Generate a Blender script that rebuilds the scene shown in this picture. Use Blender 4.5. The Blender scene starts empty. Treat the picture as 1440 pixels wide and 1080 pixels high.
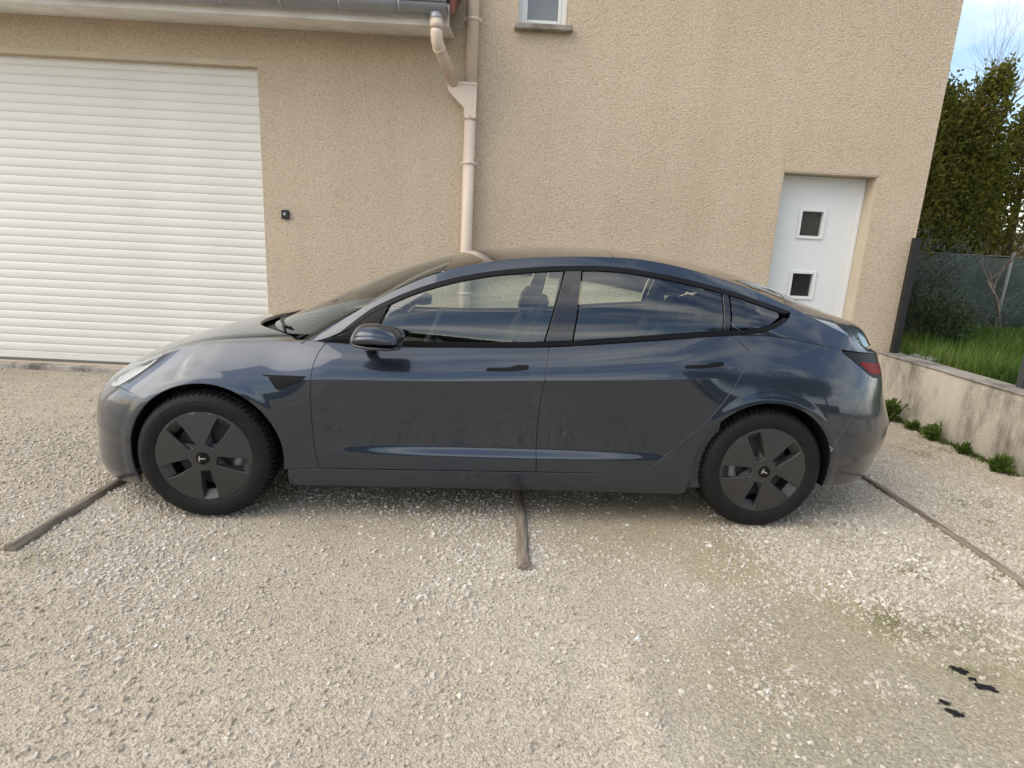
import bpy, math, random
import numpy as np
from mathutils import Vector, Matrix
from mathutils.geometry import delaunay_2d_cdt

random.seed(7)
rng = np.random.default_rng(7)
scene = bpy.context.scene
COL = scene.collection

# ------------------------------------------------------------------ camera
CAM_H = 1.44387
PITCH, YAW, ROLL = 0.2335396, 0.0174452, 0.0511564
cam_data = bpy.data.cameras.new('camera')
cam_data.sensor_fit = 'HORIZONTAL'
cam_data.sensor_width = 36.0
cam_data.lens = 830.629 / 1440 * 36.0
cam_data.clip_start = 0.05
cam_data.clip_end = 2000
cam = bpy.data.objects.new('camera', cam_data)
COL.objects.link(cam)
_f = Vector((math.sin(YAW) * math.cos(PITCH), math.cos(YAW) * math.cos(PITCH), -math.sin(PITCH)))
_r = Vector((math.cos(YAW), -math.sin(YAW), 0))
_u = _r.cross(_f)
_r2 = _r * math.cos(ROLL) + _u * math.sin(ROLL)
_u2 = _u * math.cos(ROLL) - _r * math.sin(ROLL)
_m = Matrix((( _r2.x, _u2.x, -_f.x, 0), (_r2.y, _u2.y, -_f.y, 0), (_r2.z, _u2.z, -_f.z, CAM_H), (0, 0, 0, 1)))
cam.matrix_world = _m
scene.camera = cam

# ------------------------------------------------------------------ world, sun, exposure
SUN_EL, SUN_AZ = math.radians(44), math.radians(250)     # azimuth clockwise from +Y : behind the camera, to the left
world = bpy.data.worlds.new('World')
scene.world = world
world.use_nodes = True
nt = world.node_tree
nt.nodes.clear()
w_out = nt.nodes.new('ShaderNodeOutputWorld')
w_bg = nt.nodes.new('ShaderNodeBackground')
w_bg.inputs['Strength'].default_value = 0.15
sky = nt.nodes.new('ShaderNodeTexSky')
sky.sky_type = 'NISHITA'
sky.sun_disc = False
sky.sun_elevation = SUN_EL
sky.sun_rotation = SUN_AZ
sky.dust_density = 2.0
sky.air_density = 1.2
tc = nt.nodes.new('ShaderNodeTexCoord')
mp = nt.nodes.new('ShaderNodeMapping')
mp.inputs['Scale'].default_value = (1.6, 1.6, 4.2)
n1 = nt.nodes.new('ShaderNodeTexNoise')
n1.inputs['Scale'].default_value = 1.3
n1.inputs['Detail'].default_value = 4
n1.inputs['Roughness'].default_value = 0.58
n1.inputs['Distortion'].default_value = 0.4
cr = nt.nodes.new('ShaderNodeValToRGB')
cr.color_ramp.elements[0].position = 0.42
cr.color_ramp.elements[0].color = (0, 0, 0, 1)
cr.color_ramp.elements[1].position = 0.68
cr.color_ramp.elements[1].color = (1, 1, 1, 1)
cl = nt.nodes.new('ShaderNodeValToRGB')
cl.color_ramp.elements[0].position = 0.30
cl.color_ramp.elements[0].color = (5.2, 5.2, 5.1, 1)
cl.color_ramp.elements[1].position = 0.72
cl.color_ramp.elements[1].color = (10.2, 9.9, 8.9, 1)
n2 = nt.nodes.new('ShaderNodeTexNoise')
n2.inputs['Scale'].default_value = 2.1
n2.inputs['Detail'].default_value = 2
mx = nt.nodes.new('ShaderNodeMixRGB')
nt.links.new(tc.outputs['Generated'], mp.inputs['Vector'])
nt.links.new(mp.outputs['Vector'], n1.inputs['Vector'])
nt.links.new(mp.outputs['Vector'], n2.inputs['Vector'])
nt.links.new(n1.outputs['Fac'], cr.inputs['Fac'])
nt.links.new(n2.outputs['Fac'], cl.inputs['Fac'])
nt.links.new(cr.outputs['Color'], mx.inputs['Fac'])
nt.links.new(sky.outputs['Color'], mx.inputs['Color1'])
nt.links.new(cl.outputs['Color'], mx.inputs['Color2'])
nt.links.new(mx.outputs['Color'], w_bg.inputs['Color'])
nt.links.new(w_bg.outputs['Background'], w_out.inputs['Surface'])

sun_data = bpy.data.lights.new('sun', 'SUN')
sun_data.energy = 1.15
sun_data.angle = math.radians(62)
sun_data.color = (1.0, 0.90, 0.76)
sun = bpy.data.objects.new('sun', sun_data)
COL.objects.link(sun)
_sd = Vector((math.sin(SUN_AZ) * math.cos(SUN_EL), math.cos(SUN_AZ) * math.cos(SUN_EL), math.sin(SUN_EL)))
sun.rotation_euler = _sd.to_track_quat('Z', 'Y').to_euler()

scene.view_settings.view_transform = 'Standard'
scene.view_settings.look = 'None'
scene.view_settings.exposure = 0.70
scene.view_settings.gamma = 1.0
scene.view_settings.use_curve_mapping = False
scene.cycles.use_denoising = True
scene.cycles.max_bounces = 5
scene.cycles.diffuse_bounces = 2
scene.cycles.glossy_bounces = 3
scene.cycles.use_adaptive_sampling = True
scene.cycles.adaptive_threshold = 0.025
scene.cycles.transparent_max_bounces = 10

# ------------------------------------------------------------------ helpers
def srgb(r, g, b):
    def c(v):
        v /= 255.0
        return v / 12.92 if v <= 0.04045 else ((v + 0.055) / 1.055) ** 2.4
    return (c(r), c(g), c(b), 1)

def pchip(xs, ys):
    xs = np.asarray(xs, float); ys = np.asarray(ys, float)
    h = np.diff(xs); d = np.diff(ys) / h
    m = np.zeros_like(ys)
    for i in range(1, len(xs) - 1):
        if d[i - 1] * d[i] > 0:
            w1 = 2 * h[i] + h[i - 1]; w2 = h[i] + 2 * h[i - 1]
            m[i] = (w1 + w2) / (w1 / d[i - 1] + w2 / d[i])
    m[0] = d[0]; m[-1] = d[-1]
    def f(x):
        x = np.asarray(x, float)
        xc = np.clip(x, xs[0], xs[-1])
        i = np.clip(np.searchsorted(xs, xc, side='right') - 1, 0, len(xs) - 2)
        t = (xc - xs[i]) / h[i]
        t2 = t * t; t3 = t2 * t
        r = (2*t3-3*t2+1)*ys[i] + (t3-2*t2+t)*h[i]*m[i] + (-2*t3+3*t2)*ys[i+1] + (t3-t2)*h[i]*m[i+1]
        return r + np.where(x < xs[0], (x - xs[0]) * m[0], 0) + np.where(x > xs[-1], (x - xs[-1]) * m[-1], 0)
    return f

def catmull(xs, ys):
    """smoother interpolation: finite difference tangents"""
    xs = np.asarray(xs, float); ys = np.asarray(ys, float)
    m = np.gradient(ys, xs)
    h = np.diff(xs)
    def f(x):
        x = np.asarray(x, float)
        xc = np.clip(x, xs[0], xs[-1])
        i = np.clip(np.searchsorted(xs, xc, side='right') - 1, 0, len(xs) - 2)
        t = (xc - xs[i]) / h[i]
        t2 = t * t; t3 = t2 * t
        r = (2*t3-3*t2+1)*ys[i] + (t3-2*t2+t)*h[i]*m[i] + (-2*t3+3*t2)*ys[i+1] + (t3-t2)*h[i]*m[i+1]
        return r + np.where(x < xs[0], (x - xs[0]) * m[0], 0) + np.where(x > xs[-1], (x - xs[-1]) * m[-1], 0)
    return f

def link(o, parent=None):
    COL.objects.link(o)
    if parent is not None:
        o.parent = parent
    return o

def tag(o, label=None, cat=None, group=None, kind=None):
    if label: o['label'] = label
    if cat: o['category'] = cat
    if group: o['group'] = group
    if kind: o['kind'] = kind
    return o

def empty(name, loc=(0, 0, 0), rz=0.0):
    o = bpy.data.objects.new(name, None)
    o.location = loc
    o.rotation_euler = (0, 0, rz)
    o.empty_display_size = 0.2
    return link(o)

class MB:
    """collects verts / faces, then becomes one mesh object"""
    def __init__(self):
        self.v = []; self.f = []; self.sm = []
    def add(self, vs, fs, smooth=False):
        b = len(self.v)
        self.v += [tuple(p) for p in vs]
        self.f += [tuple(i + b for i in q) for q in fs]
        self.sm += [smooth] * len(fs)
        return self
    def box(self, a, b):
        (x0, y0, z0), (x1, y1, z1) = a, b
        vs = [(x0,y0,z0),(x1,y0,z0),(x1,y1,z0),(x0,y1,z0),(x0,y0,z1),(x1,y0,z1),(x1,y1,z1),(x0,y1,z1)]
        return self.add(vs, [(0,3,2,1),(4,5,6,7),(0,1,5,4),(1,2,6,5),(2,3,7,6),(3,0,4,7)])
    def rbox(self, a, b, r=0.01, axis=2):
        """box with chamfered vertical edges and top / bottom rims"""
        a = list(a); b = list(b)
        ax = [i for i in range(3) if i != axis]
        def ring(ins, h):
            p0, q0, p1, q1 = a[ax[0]] + ins, a[ax[1]] + ins, b[ax[0]] - ins, b[ax[1]] - ins
            c = r
            pts = [(p0+c,q0),(p1-c,q0),(p1,q0+c),(p1,q1-c),(p1-c,q1),(p0+c,q1),(p0,q1-c),(p0,q0+c)]
            out = []
            for p, q in pts:
                v = [0, 0, 0]; v[ax[0]] = p; v[ax[1]] = q; v[axis] = h
                out.append(tuple(v))
            return out
        rings = [ring(r*.7, a[axis]), ring(0, a[axis] + r), ring(0, b[axis] - r), ring(r*.7, b[axis])]
        vs = sum(rings, [])
        fs = []
        for k in range(3):
            for i in range(8):
                j = (i + 1) % 8
                fs.append((k*8+i, k*8+j, (k+1)*8+j, (k+1)*8+i))
        fs.append(tuple(reversed(range(8)))); fs.append(tuple(range(24, 32)))
        return self.add(vs, fs)
    def tube(self, pts, rad, n=10, cap=True, smooth=True):
        pts = [Vector(p) for p in pts]
        if not hasattr(rad, '__len__'): rad = [rad] * len(pts)
        vs = []; fs = []
        prev = None
        for i, p in enumerate(pts):
            if i == 0: t = pts[1] - pts[0]
            elif i == len(pts) - 1: t = pts[-1] - pts[-2]
            else: t = (pts[i+1] - p).normalized() + (p - pts[i-1]).normalized()
            t.normalize()
            if prev is None:
                a = t.orthogonal().normalized()
            else:
                a = (prev - t * prev.dot(t))
                a = a.normalized() if a.length > 1e-6 else t.orthogonal().normalized()
            prev = a
            b = t.cross(a)
            for k in range(n):
                an = 2 * math.pi * k / n
                vs.append(p + (a * math.cos(an) + b * math.sin(an)) * rad[i])
        for i in range(len(pts) - 1):
            for k in range(n):
                k2 = (k + 1) % n
                fs.append((i*n+k, i*n+k2, (i+1)*n+k2, (i+1)*n+k))
        self.add(vs, fs, smooth)
        if cap:
            b = len(self.v) - len(vs)
            self.f += [tuple(b + k for k in reversed(range(n))), tuple(b + (len(pts)-1)*n + k for k in range(n))]
            self.sm += [False, False]
        return self
    def prism(self, poly, d0, d1, axis=1):
        """poly in the two other axes, extruded along axis"""
        n = len(poly); ax = [i for i in range(3) if i != axis]
        vs = []
        for d in (d0, d1):
            for p, q in poly:
                v = [0, 0, 0]; v[ax[0]] = p; v[ax[1]] = q; v[axis] = d
                vs.append(tuple(v))
        fs = [tuple(range(n)), tuple(reversed(range(n, 2*n)))]
        for i in range(n):
            j = (i + 1) % n
            fs.append((i, n+i, n+j, j))
        return self.add(vs, fs)
    def build(self, name, mat, parent=None, fix=True):
        me = bpy.data.meshes.new(name)
        me.from_pydata(self.v, [], self.f)
        me.polygons.foreach_set('use_smooth', self.sm)
        if fix:
            import bmesh
            bm = bmesh.new(); bm.from_mesh(me)
            bmesh.ops.recalc_face_normals(bm, faces=bm.faces)
            bm.to_mesh(me); bm.free()
        me.materials.append(mat)
        me.update()
        return link(bpy.data.objects.new(name, me), parent)

def mesh_np(name, verts, faces_flat, nper, mat, parent=None, tint=None, smooth=False):
    """fast mesh from numpy: faces all with nper corners"""
    me = bpy.data.meshes.new(name)
    nv = len(verts); nf = len(faces_flat) // nper
    me.vertices.add(nv)
    me.vertices.foreach_set('co', np.asarray(verts, np.float32).ravel())
    me.loops.add(nf * nper)
    me.loops.foreach_set('vertex_index', np.asarray(faces_flat, np.int32))
    me.polygons.add(nf)
    me.polygons.foreach_set('loop_start', np.arange(0, nf * nper, nper, dtype=np.int32))
    me.polygons.foreach_set('use_smooth', np.full(nf, smooth))
    if tint is not None:
        at = me.attributes.new('tint', 'FLOAT', 'POINT')
        at.data.foreach_set('value', np.asarray(tint, np.float32))
    me.materials.append(mat)
    me.update(calc_edges=True)
    me.validate()
    return link(bpy.data.objects.new(name, me), parent)

# ---- value noise in numpy
_perm = rng.random((256, 256))
def vnoise(x, y, s=1.0):
    x = np.asarray(x) * s + 37.7; y = np.asarray(y) * s + 91.3
    xi = np.floor(x).astype(int); yi = np.floor(y).astype(int)
    fx = x - xi; fy = y - yi
    fx = fx*fx*(3-2*fx); fy = fy*fy*(3-2*fy)
    g = lambda a, b: _perm[a % 256, b % 256]
    return (g(xi,yi)*(1-fx)+g(xi+1,yi)*fx)*(1-fy) + (g(xi,yi+1)*(1-fx)+g(xi+1,yi+1)*fx)*fy

def fbm(x, y, s=1.0, o=4):
    r = 0; a = .5; t = 0
    for k in range(o):
        r = r + a * vnoise(x + 13*k, y - 7*k, s * 2**k); t += a; a *= .5
    return r / t

# ------------------------------------------------------------------ materials
def new_mat(name):
    m = bpy.data.materials.new(name)
    m.use_nodes = True
    n = m.node_tree
    b = n.nodes['Principled BSDF']
    return m, n, b

def simple(name, col, rough=0.5, metal=0.0, coat=0.0, spec=0.5, noise=None, bump=None, coat_rough=0.03):
    """noise = (scale, amount) colour variation, bump = (scale, distance)"""
    m, n, b = new_mat(name)
    b.inputs['Base Color'].default_value = col
    b.inputs['Roughness'].default_value = rough
    b.inputs['Metallic'].default_value = metal
    b.inputs['Specular IOR Level'].default_value = spec
    b.inputs['Coat Weight'].default_value = coat
    b.inputs['Coat Roughness'].default_value = coat_rough
    t = n.nodes.new('ShaderNodeTexCoord')
    if noise:
        x = n.nodes.new('ShaderNodeTexNoise'); x.inputs['Scale'].default_value = noise[0]; x.inputs['Detail'].default_value = 5
        n.links.new(t.outputs['Object'], x.inputs['Vector'])
        r = n.nodes.new('ShaderNodeMapRange')
        r.inputs['To Min'].default_value = 1 - noise[1]; r.inputs['To Max'].default_value = 1 + noise[1]
        r.inputs['From Min'].default_value = .25; r.inputs['From Max'].default_value = .75
        n.links.new(x.outputs['Fac'], r.inputs['Value'])
        mm = n.nodes.new('ShaderNodeMixRGB'); mm.blend_type = 'MULTIPLY'; mm.inputs['Fac'].default_value = 1
        mm.inputs['Color1'].default_value = col
        n.links.new(r.outputs['Result'], mm.inputs['Color2'])
        n.links.new(mm.outputs['Color'], b.inputs['Base Color'])
    if bump:
        x = n.nodes.new('ShaderNodeTexNoise'); x.inputs['Scale'].default_value = bump[0]; x.inputs['Detail'].default_value = 4
        n.links.new(t.outputs['Object'], x.inputs['Vector'])
        u = n.nodes.new('ShaderNodeBump'); u.inputs['Distance'].default_value = bump[1]; u.inputs['Strength'].default_value = 1
        n.links.new(x.outputs['Fac'], u.inputs['Height']); n.links.new(u.outputs['Normal'], b.inputs['Normal'])
    return m

def ramp(n, stops):
    r = n.nodes.new('ShaderNodeValToRGB')
    e = r.color_ramp.elements
    while len(e) < len(stops): e.new(0.5)
    for k, (p, c) in enumerate(stops):
        e[k].position = p; e[k].color = c
    return r

def tinted(name, stops, rough=0.8, spec=0.3, transl=0.0):
    """colour from the per piece 'tint' attribute"""
    m, n, b = new_mat(name)
    a = n.nodes.new('ShaderNodeAttribute'); a.attribute_name = 'tint'
    r = ramp(n, stops)
    n.links.new(a.outputs['Fac'], r.inputs['Fac'])
    n.links.new(r.outputs['Color'], b.inputs['Base Color'])
    b.inputs['Roughness'].default_value = rough
    b.inputs['Specular IOR Level'].default_value = spec
    if transl:
        tr = n.nodes.new('ShaderNodeBsdfTranslucent')
        n.links.new(r.outputs['Color'], tr.inputs['Color'])
        ms = n.nodes.new('ShaderNodeMixShader'); ms.inputs['Fac'].default_value = transl
        n.links.new(b.outputs['BSDF'], ms.inputs[1]); n.links.new(tr.outputs['BSDF'], ms.inputs[2])
        n.links.new(ms.outputs['Shader'], n.nodes['Material Output'].inputs['Surface'])
    return m

def render_mat():
    """roughcast beige render: small thrown grains with flecks of light"""
    m, n, b = new_mat('roughcast_render')
    L = n.links.new
    t = n.nodes.new('ShaderNodeTexCoord')
    a = n.nodes.new('ShaderNodeTexNoise'); a.inputs['Scale'].default_value = 62; a.inputs['Detail'].default_value = 2.5; a.inputs['Roughness'].default_value = .68
    v = n.nodes.new('ShaderNodeTexVoronoi'); v.inputs['Scale'].default_value = 66; v.inputs['Randomness'].default_value = 1
    w = n.nodes.new('ShaderNodeTexNoise'); w.inputs['Scale'].default_value = .9; w.inputs['Detail'].default_value = 4; w.inputs['Roughness'].default_value = .6
    for x in (a, v, w): L(t.outputs['Object'], x.inputs['Vector'])
    h = n.nodes.new('ShaderNodeMath'); h.operation = 'MULTIPLY_ADD'; h.inputs[1].default_value = -0.42
    L(v.outputs['Distance'], h.inputs[0]); L(a.outputs['Fac'], h.inputs[2])
    bp = n.nodes.new('ShaderNodeBump'); bp.inputs['Distance'].default_value = 0.0105; bp.inputs['Strength'].default_value = 1.0
    L(h.outputs[0], bp.inputs['Height']); L(bp.outputs['Normal'], b.inputs['Normal'])
    c = ramp(n, [(0.3, (0.652, 0.530, 0.395, 1)), (0.5, (0.685, 0.562, 0.424, 1)), (0.72, (0.708, 0.585, 0.447, 1))])
    L(w.outputs['Fac'], c.inputs['Fac'])
    g = ramp(n, [(0.08, (0.74, 0.71, 0.67, 1)), (0.42, (1.0, 1.0, 1.0, 1)), (0.62, (1.22, 1.22, 1.22, 1))])
    L(h.outputs[0], g.inputs['Fac'])
    mm = n.nodes.new('ShaderNodeMixRGB'); mm.blend_type = 'MULTIPLY'; mm.inputs['Fac'].default_value = .85
    L(c.outputs['Color'], mm.inputs['Color1']); L(g.outputs['Color'], mm.inputs['Color2'])
    ms = n.nodes.new('ShaderNodeMapping'); ms.inputs['Scale'].default_value = (2.6, 2.6, .22); L(t.outputs['Object'], ms.inputs['Vector'])
    sn = n.nodes.new('ShaderNodeTexNoise'); sn.inputs['Scale'].default_value = 1.6; sn.inputs['Detail'].default_value = 3; L(ms.outputs['Vector'], sn.inputs['Vector'])
    sr = ramp(n, [(.30, (.965, .96, .95, 1)), (.6, (1.01, 1.01, 1.01, 1))]); L(sn.outputs['Fac'], sr.inputs['Fac'])
    m5 = n.nodes.new('ShaderNodeMixRGB'); m5.blend_type = 'MULTIPLY'; m5.inputs['Fac'].default_value = 1
    L(mm.outputs['Color'], m5.inputs['Color1']); L(sr.outputs['Color'], m5.inputs['Color2'])
    L(m5.outputs['Color'], b.inputs['Base Color'])
    b.inputs['Roughness'].default_value = .95; b.inputs['Specular IOR Level'].default_value = .15
    return m

def ground_mat():
    m, n, b = new_mat('gravel_ground')
    L = n.links.new
    t = n.nodes.new('ShaderNodeTexCoord')
    def noise(s, d=5, ro=.6):
        x = n.nodes.new('ShaderNodeTexNoise'); x.inputs['Scale'].default_value = s; x.inputs['Detail'].default_value = d; x.inputs['Roughness'].default_value = ro
        L(t.outputs['Object'], x.inputs['Vector']); return x
    big = noise(.75, 3); mid = noise(4.5, 3); fin = noise(70, 1, .7)
    vor = n.nodes.new('ShaderNodeTexVoronoi'); vor.inputs['Scale'].default_value = 120; L(t.outputs['Object'], vor.inputs['Vector'])
    base = ramp(n, [(.28, (.405, .345, .268, 1)), (.5, (.470, .410, .325, 1)), (.72, (.500, .450, .370, 1))])
    L(big.outputs['Fac'], base.inputs['Fac'])
    # yellow-brown silt band on the right (attribute painted by the mesh: soil patches with shapes of their own)
    at = n.nodes.new('ShaderNodeAttribute'); at.attribute_name = 'silt'
    m1 = n.nodes.new('ShaderNodeMixRGB'); m1.inputs['Color2'].default_value = (.385, .330, .215, 1)
    L(at.outputs['Fac'], m1.inputs['Fac']); L(base.outputs['Color'], m1.inputs['Color1'])
    at3 = n.nodes.new('ShaderNodeAttribute'); at3.attribute_name = 'lane'
    m0 = n.nodes.new('ShaderNodeMixRGB'); m0.inputs['Color2'].default_value = (.335, .305, .238, 1)
    L(at3.outputs['Fac'], m0.inputs['Fac']); L(base.outputs['Color'], m0.inputs['Color1']); L(m0.outputs['Color'], m1.inputs['Color1'])
    at2 = n.nodes.new('ShaderNodeAttribute'); at2.attribute_name = 'moss'
    m2 = n.nodes.new('ShaderNodeMixRGB'); m2.inputs['Color2'].default_value = (.185, .175, .080, 1)
    mm = n.nodes.new('ShaderNodeMath'); mm.operation = 'MULTIPLY'
    mr = ramp(n, [(.46, (0, 0, 0, 1)), (.62, (1, 1, 1, 1))]); L(mid.outputs['Fac'], mr.inputs['Fac'])
    L(at2.outputs['Fac'], mm.inputs[0]); L(mr.outputs['Color'], mm.inputs[1]); L(mm.outputs[0], m2.inputs['Fac']); L(m1.outputs['Color'], m2.inputs['Color1'])
    # grains: each cell its own tint
    gr = ramp(n, [(0, (.62, .60, .57, 1)), (.5, (1, 1, 1, 1)), (1, (1.42, 1.42, 1.42, 1))])
    sep = n.nodes.new('ShaderNodeSeparateColor'); L(vor.outputs['Color'], sep.inputs['Color']); L(sep.outputs['Red'], gr.inputs['Fac'])
    m3 = n.nodes.new('ShaderNodeMixRGB'); m3.blend_type = 'MULTIPLY'; m3.inputs['Fac'].default_value = .5
    L(m2.outputs['Color'], m3.inputs['Color1']); L(gr.outputs['Color'], m3.inputs['Color2'])
    mr2 = n.nodes.new('ShaderNodeMapRange'); mr2.inputs['To Min'].default_value = .8; mr2.inputs['To Max'].default_value = 1.2; L(fin.outputs['Fac'], mr2.inputs['Value'])
    m4 = n.nodes.new('ShaderNodeMixRGB'); m4.blend_type = 'MULTIPLY'; m4.inputs['Fac'].default_value = 1
    L(m3.outputs['Color'], m4.inputs['Color1']); L(mr2.outputs['Result'], m4.inputs['Color2'])
    L(m4.outputs['Color'], b.inputs['Base Color'])
    hh = n.nodes.new('ShaderNodeMath'); hh.operation = 'MULTIPLY_ADD'; hh.inputs[1].default_value = -.8
    L(vor.outputs['Distance'], hh.inputs[0]); L(fin.outputs['Fac'], hh.inputs[2])
    bp = n.nodes.new('ShaderNodeBump'); bp.inputs['Distance'].default_value = .006; bp.inputs['Strength'].default_value = .8
    L(hh.outputs[0], bp.inputs['Height']); L(bp.outputs['Normal'], b.inputs['Normal'])
    b.inputs['Roughness'].default_value = .95; b.inputs['Specular IOR Level'].default_value = .12
    return m

def concrete_mat(name, col, stain=True):
    m, n, b = new_mat(name)
    L = n.links.new
    t = n.nodes.new('ShaderNodeTexCoord')
    mp = n.nodes.new('ShaderNodeMapping'); mp.inputs['Scale'].default_value = (1, 1, .35)
    L(t.outputs['Object'], mp.inputs['Vector'])
    a = n.nodes.new('ShaderNodeTexNoise'); a.inputs['Scale'].default_value = 3.4; a.inputs['Detail'].default_value = 7; a.inputs['Roughness'].default_value = .65
    L(mp.outputs['Vector'], a.inputs['Vector'])
    f = n.nodes.new('ShaderNodeTexNoise'); f.inputs['Scale'].default_value = 60; f.inputs['Detail'].default_value = 5
    L(t.outputs['Object'], f.inputs['Vector'])
    d = tuple(c * .36 for c in col[:3]) + (1,)
    r = ramp(n, [(.34, d), (.52, col), (.7, tuple(min(c * 1.12, 1) for c in col[:3]) + (1,))])
    L(a.outputs['Fac'], r.inputs['Fac']); L(r.outputs['Color'], b.inputs['Base Color'])
    bp = n.nodes.new('ShaderNodeBump'); bp.inputs['Distance'].default_value = .008
    L(f.outputs['Fac'], bp.inputs['Height']); L(bp.outputs['Normal'], b.inputs['Normal'])
    b.inputs['Roughness'].default_value = .9; b.inputs['Specular IOR Level'].default_value = .2
    return m

def wood_mat():
    m, n, b = new_mat('weathered_timber')
    L = n.links.new
    t = n.nodes.new('ShaderNodeTexCoord')
    mp = n.nodes.new('ShaderNodeMapping'); mp.inputs['Scale'].default_value = (30, 2.2, 30); L(t.outputs['Object'], mp.inputs['Vector'])
    a = n.nodes.new('ShaderNodeTexNoise'); a.inputs['Scale'].default_value = 2; a.inputs['Detail'].default_value = 6; L(mp.outputs['Vector'], a.inputs['Vector'])
    r = ramp(n, [(.3, (.12, .095, .07, 1)), (.55, (.26, .215, .165, 1)), (.75, (.36, .31, .25, 1))])
    L(a.outputs['Fac'], r.inputs['Fac']); L(r.outputs['Color'], b.inputs['Base Color'])
    bp = n.nodes.new('ShaderNodeBump'); bp.inputs['Distance'].default_value = .006; L(a.outputs['Fac'], bp.inputs['Height']); L(bp.outputs['Normal'], b.inputs['Normal'])
    b.inputs['Roughness'].default_value = .9
    return m

def paint_mat():
    """dark grey metallic car paint under clear coat, a little dust low down"""
    m, n, b = new_mat('metallic_paint')
    L = n.links.new
    t = n.nodes.new('ShaderNodeTexCoord')
    d = n.nodes.new('ShaderNodeTexNoise'); d.inputs['Scale'].default_value = 5; d.inputs['Detail'].default_value = 3; L(t.outputs['Object'], d.inputs['Vector'])
    b.inputs['Base Color'].default_value = (.034, .044, .062, 1)
    b.inputs['Metallic'].default_value = .68
    b.inputs['Specular IOR Level'].default_value = .2
    b.inputs['Roughness'].default_value = .32
    b.inputs['Coat Weight'].default_value = 1
    b.inputs['Coat IOR'].default_value = 1.6
    rr = n.nodes.new('ShaderNodeMapRange'); rr.inputs['To Min'].default_value = .015; rr.inputs['To Max'].default_value = .05
    L(d.outputs['Fac'], rr.inputs['Value']); L(rr.outputs['Result'], b.inputs['Coat Roughness'])
    return m

def glass_mat(name, tint, refl=1.0):
    m, n, b = new_mat(name)
    L = n.links.new
    n.nodes.remove(b)
    tr = n.nodes.new('ShaderNodeBsdfTransparent'); tr.inputs['Color'].default_value = tint
    gl = n.nodes.new('ShaderNodeBsdfGlossy'); gl.inputs['Roughness'].default_value = .008; gl.inputs['Color'].default_value = (.93, .97, 1, 1)
    fr = n.nodes.new('ShaderNodeFresnel'); fr.inputs['IOR'].default_value = 1.75
    mu = n.nodes.new('ShaderNodeMath'); mu.operation = 'MULTIPLY'; mu.inputs[1].default_value = refl; mu.use_clamp = True
    ms = n.nodes.new('ShaderNodeMixShader')
    L(fr.outputs['Fac'], mu.inputs[0]); L(mu.outputs[0], ms.inputs['Fac'])
    L(tr.outputs['BSDF'], ms.inputs[1]); L(gl.outputs['BSDF'], ms.inputs[2])
    L(ms.outputs['Shader'], n.nodes['Material Output'].inputs['Surface'])
    return m

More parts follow.
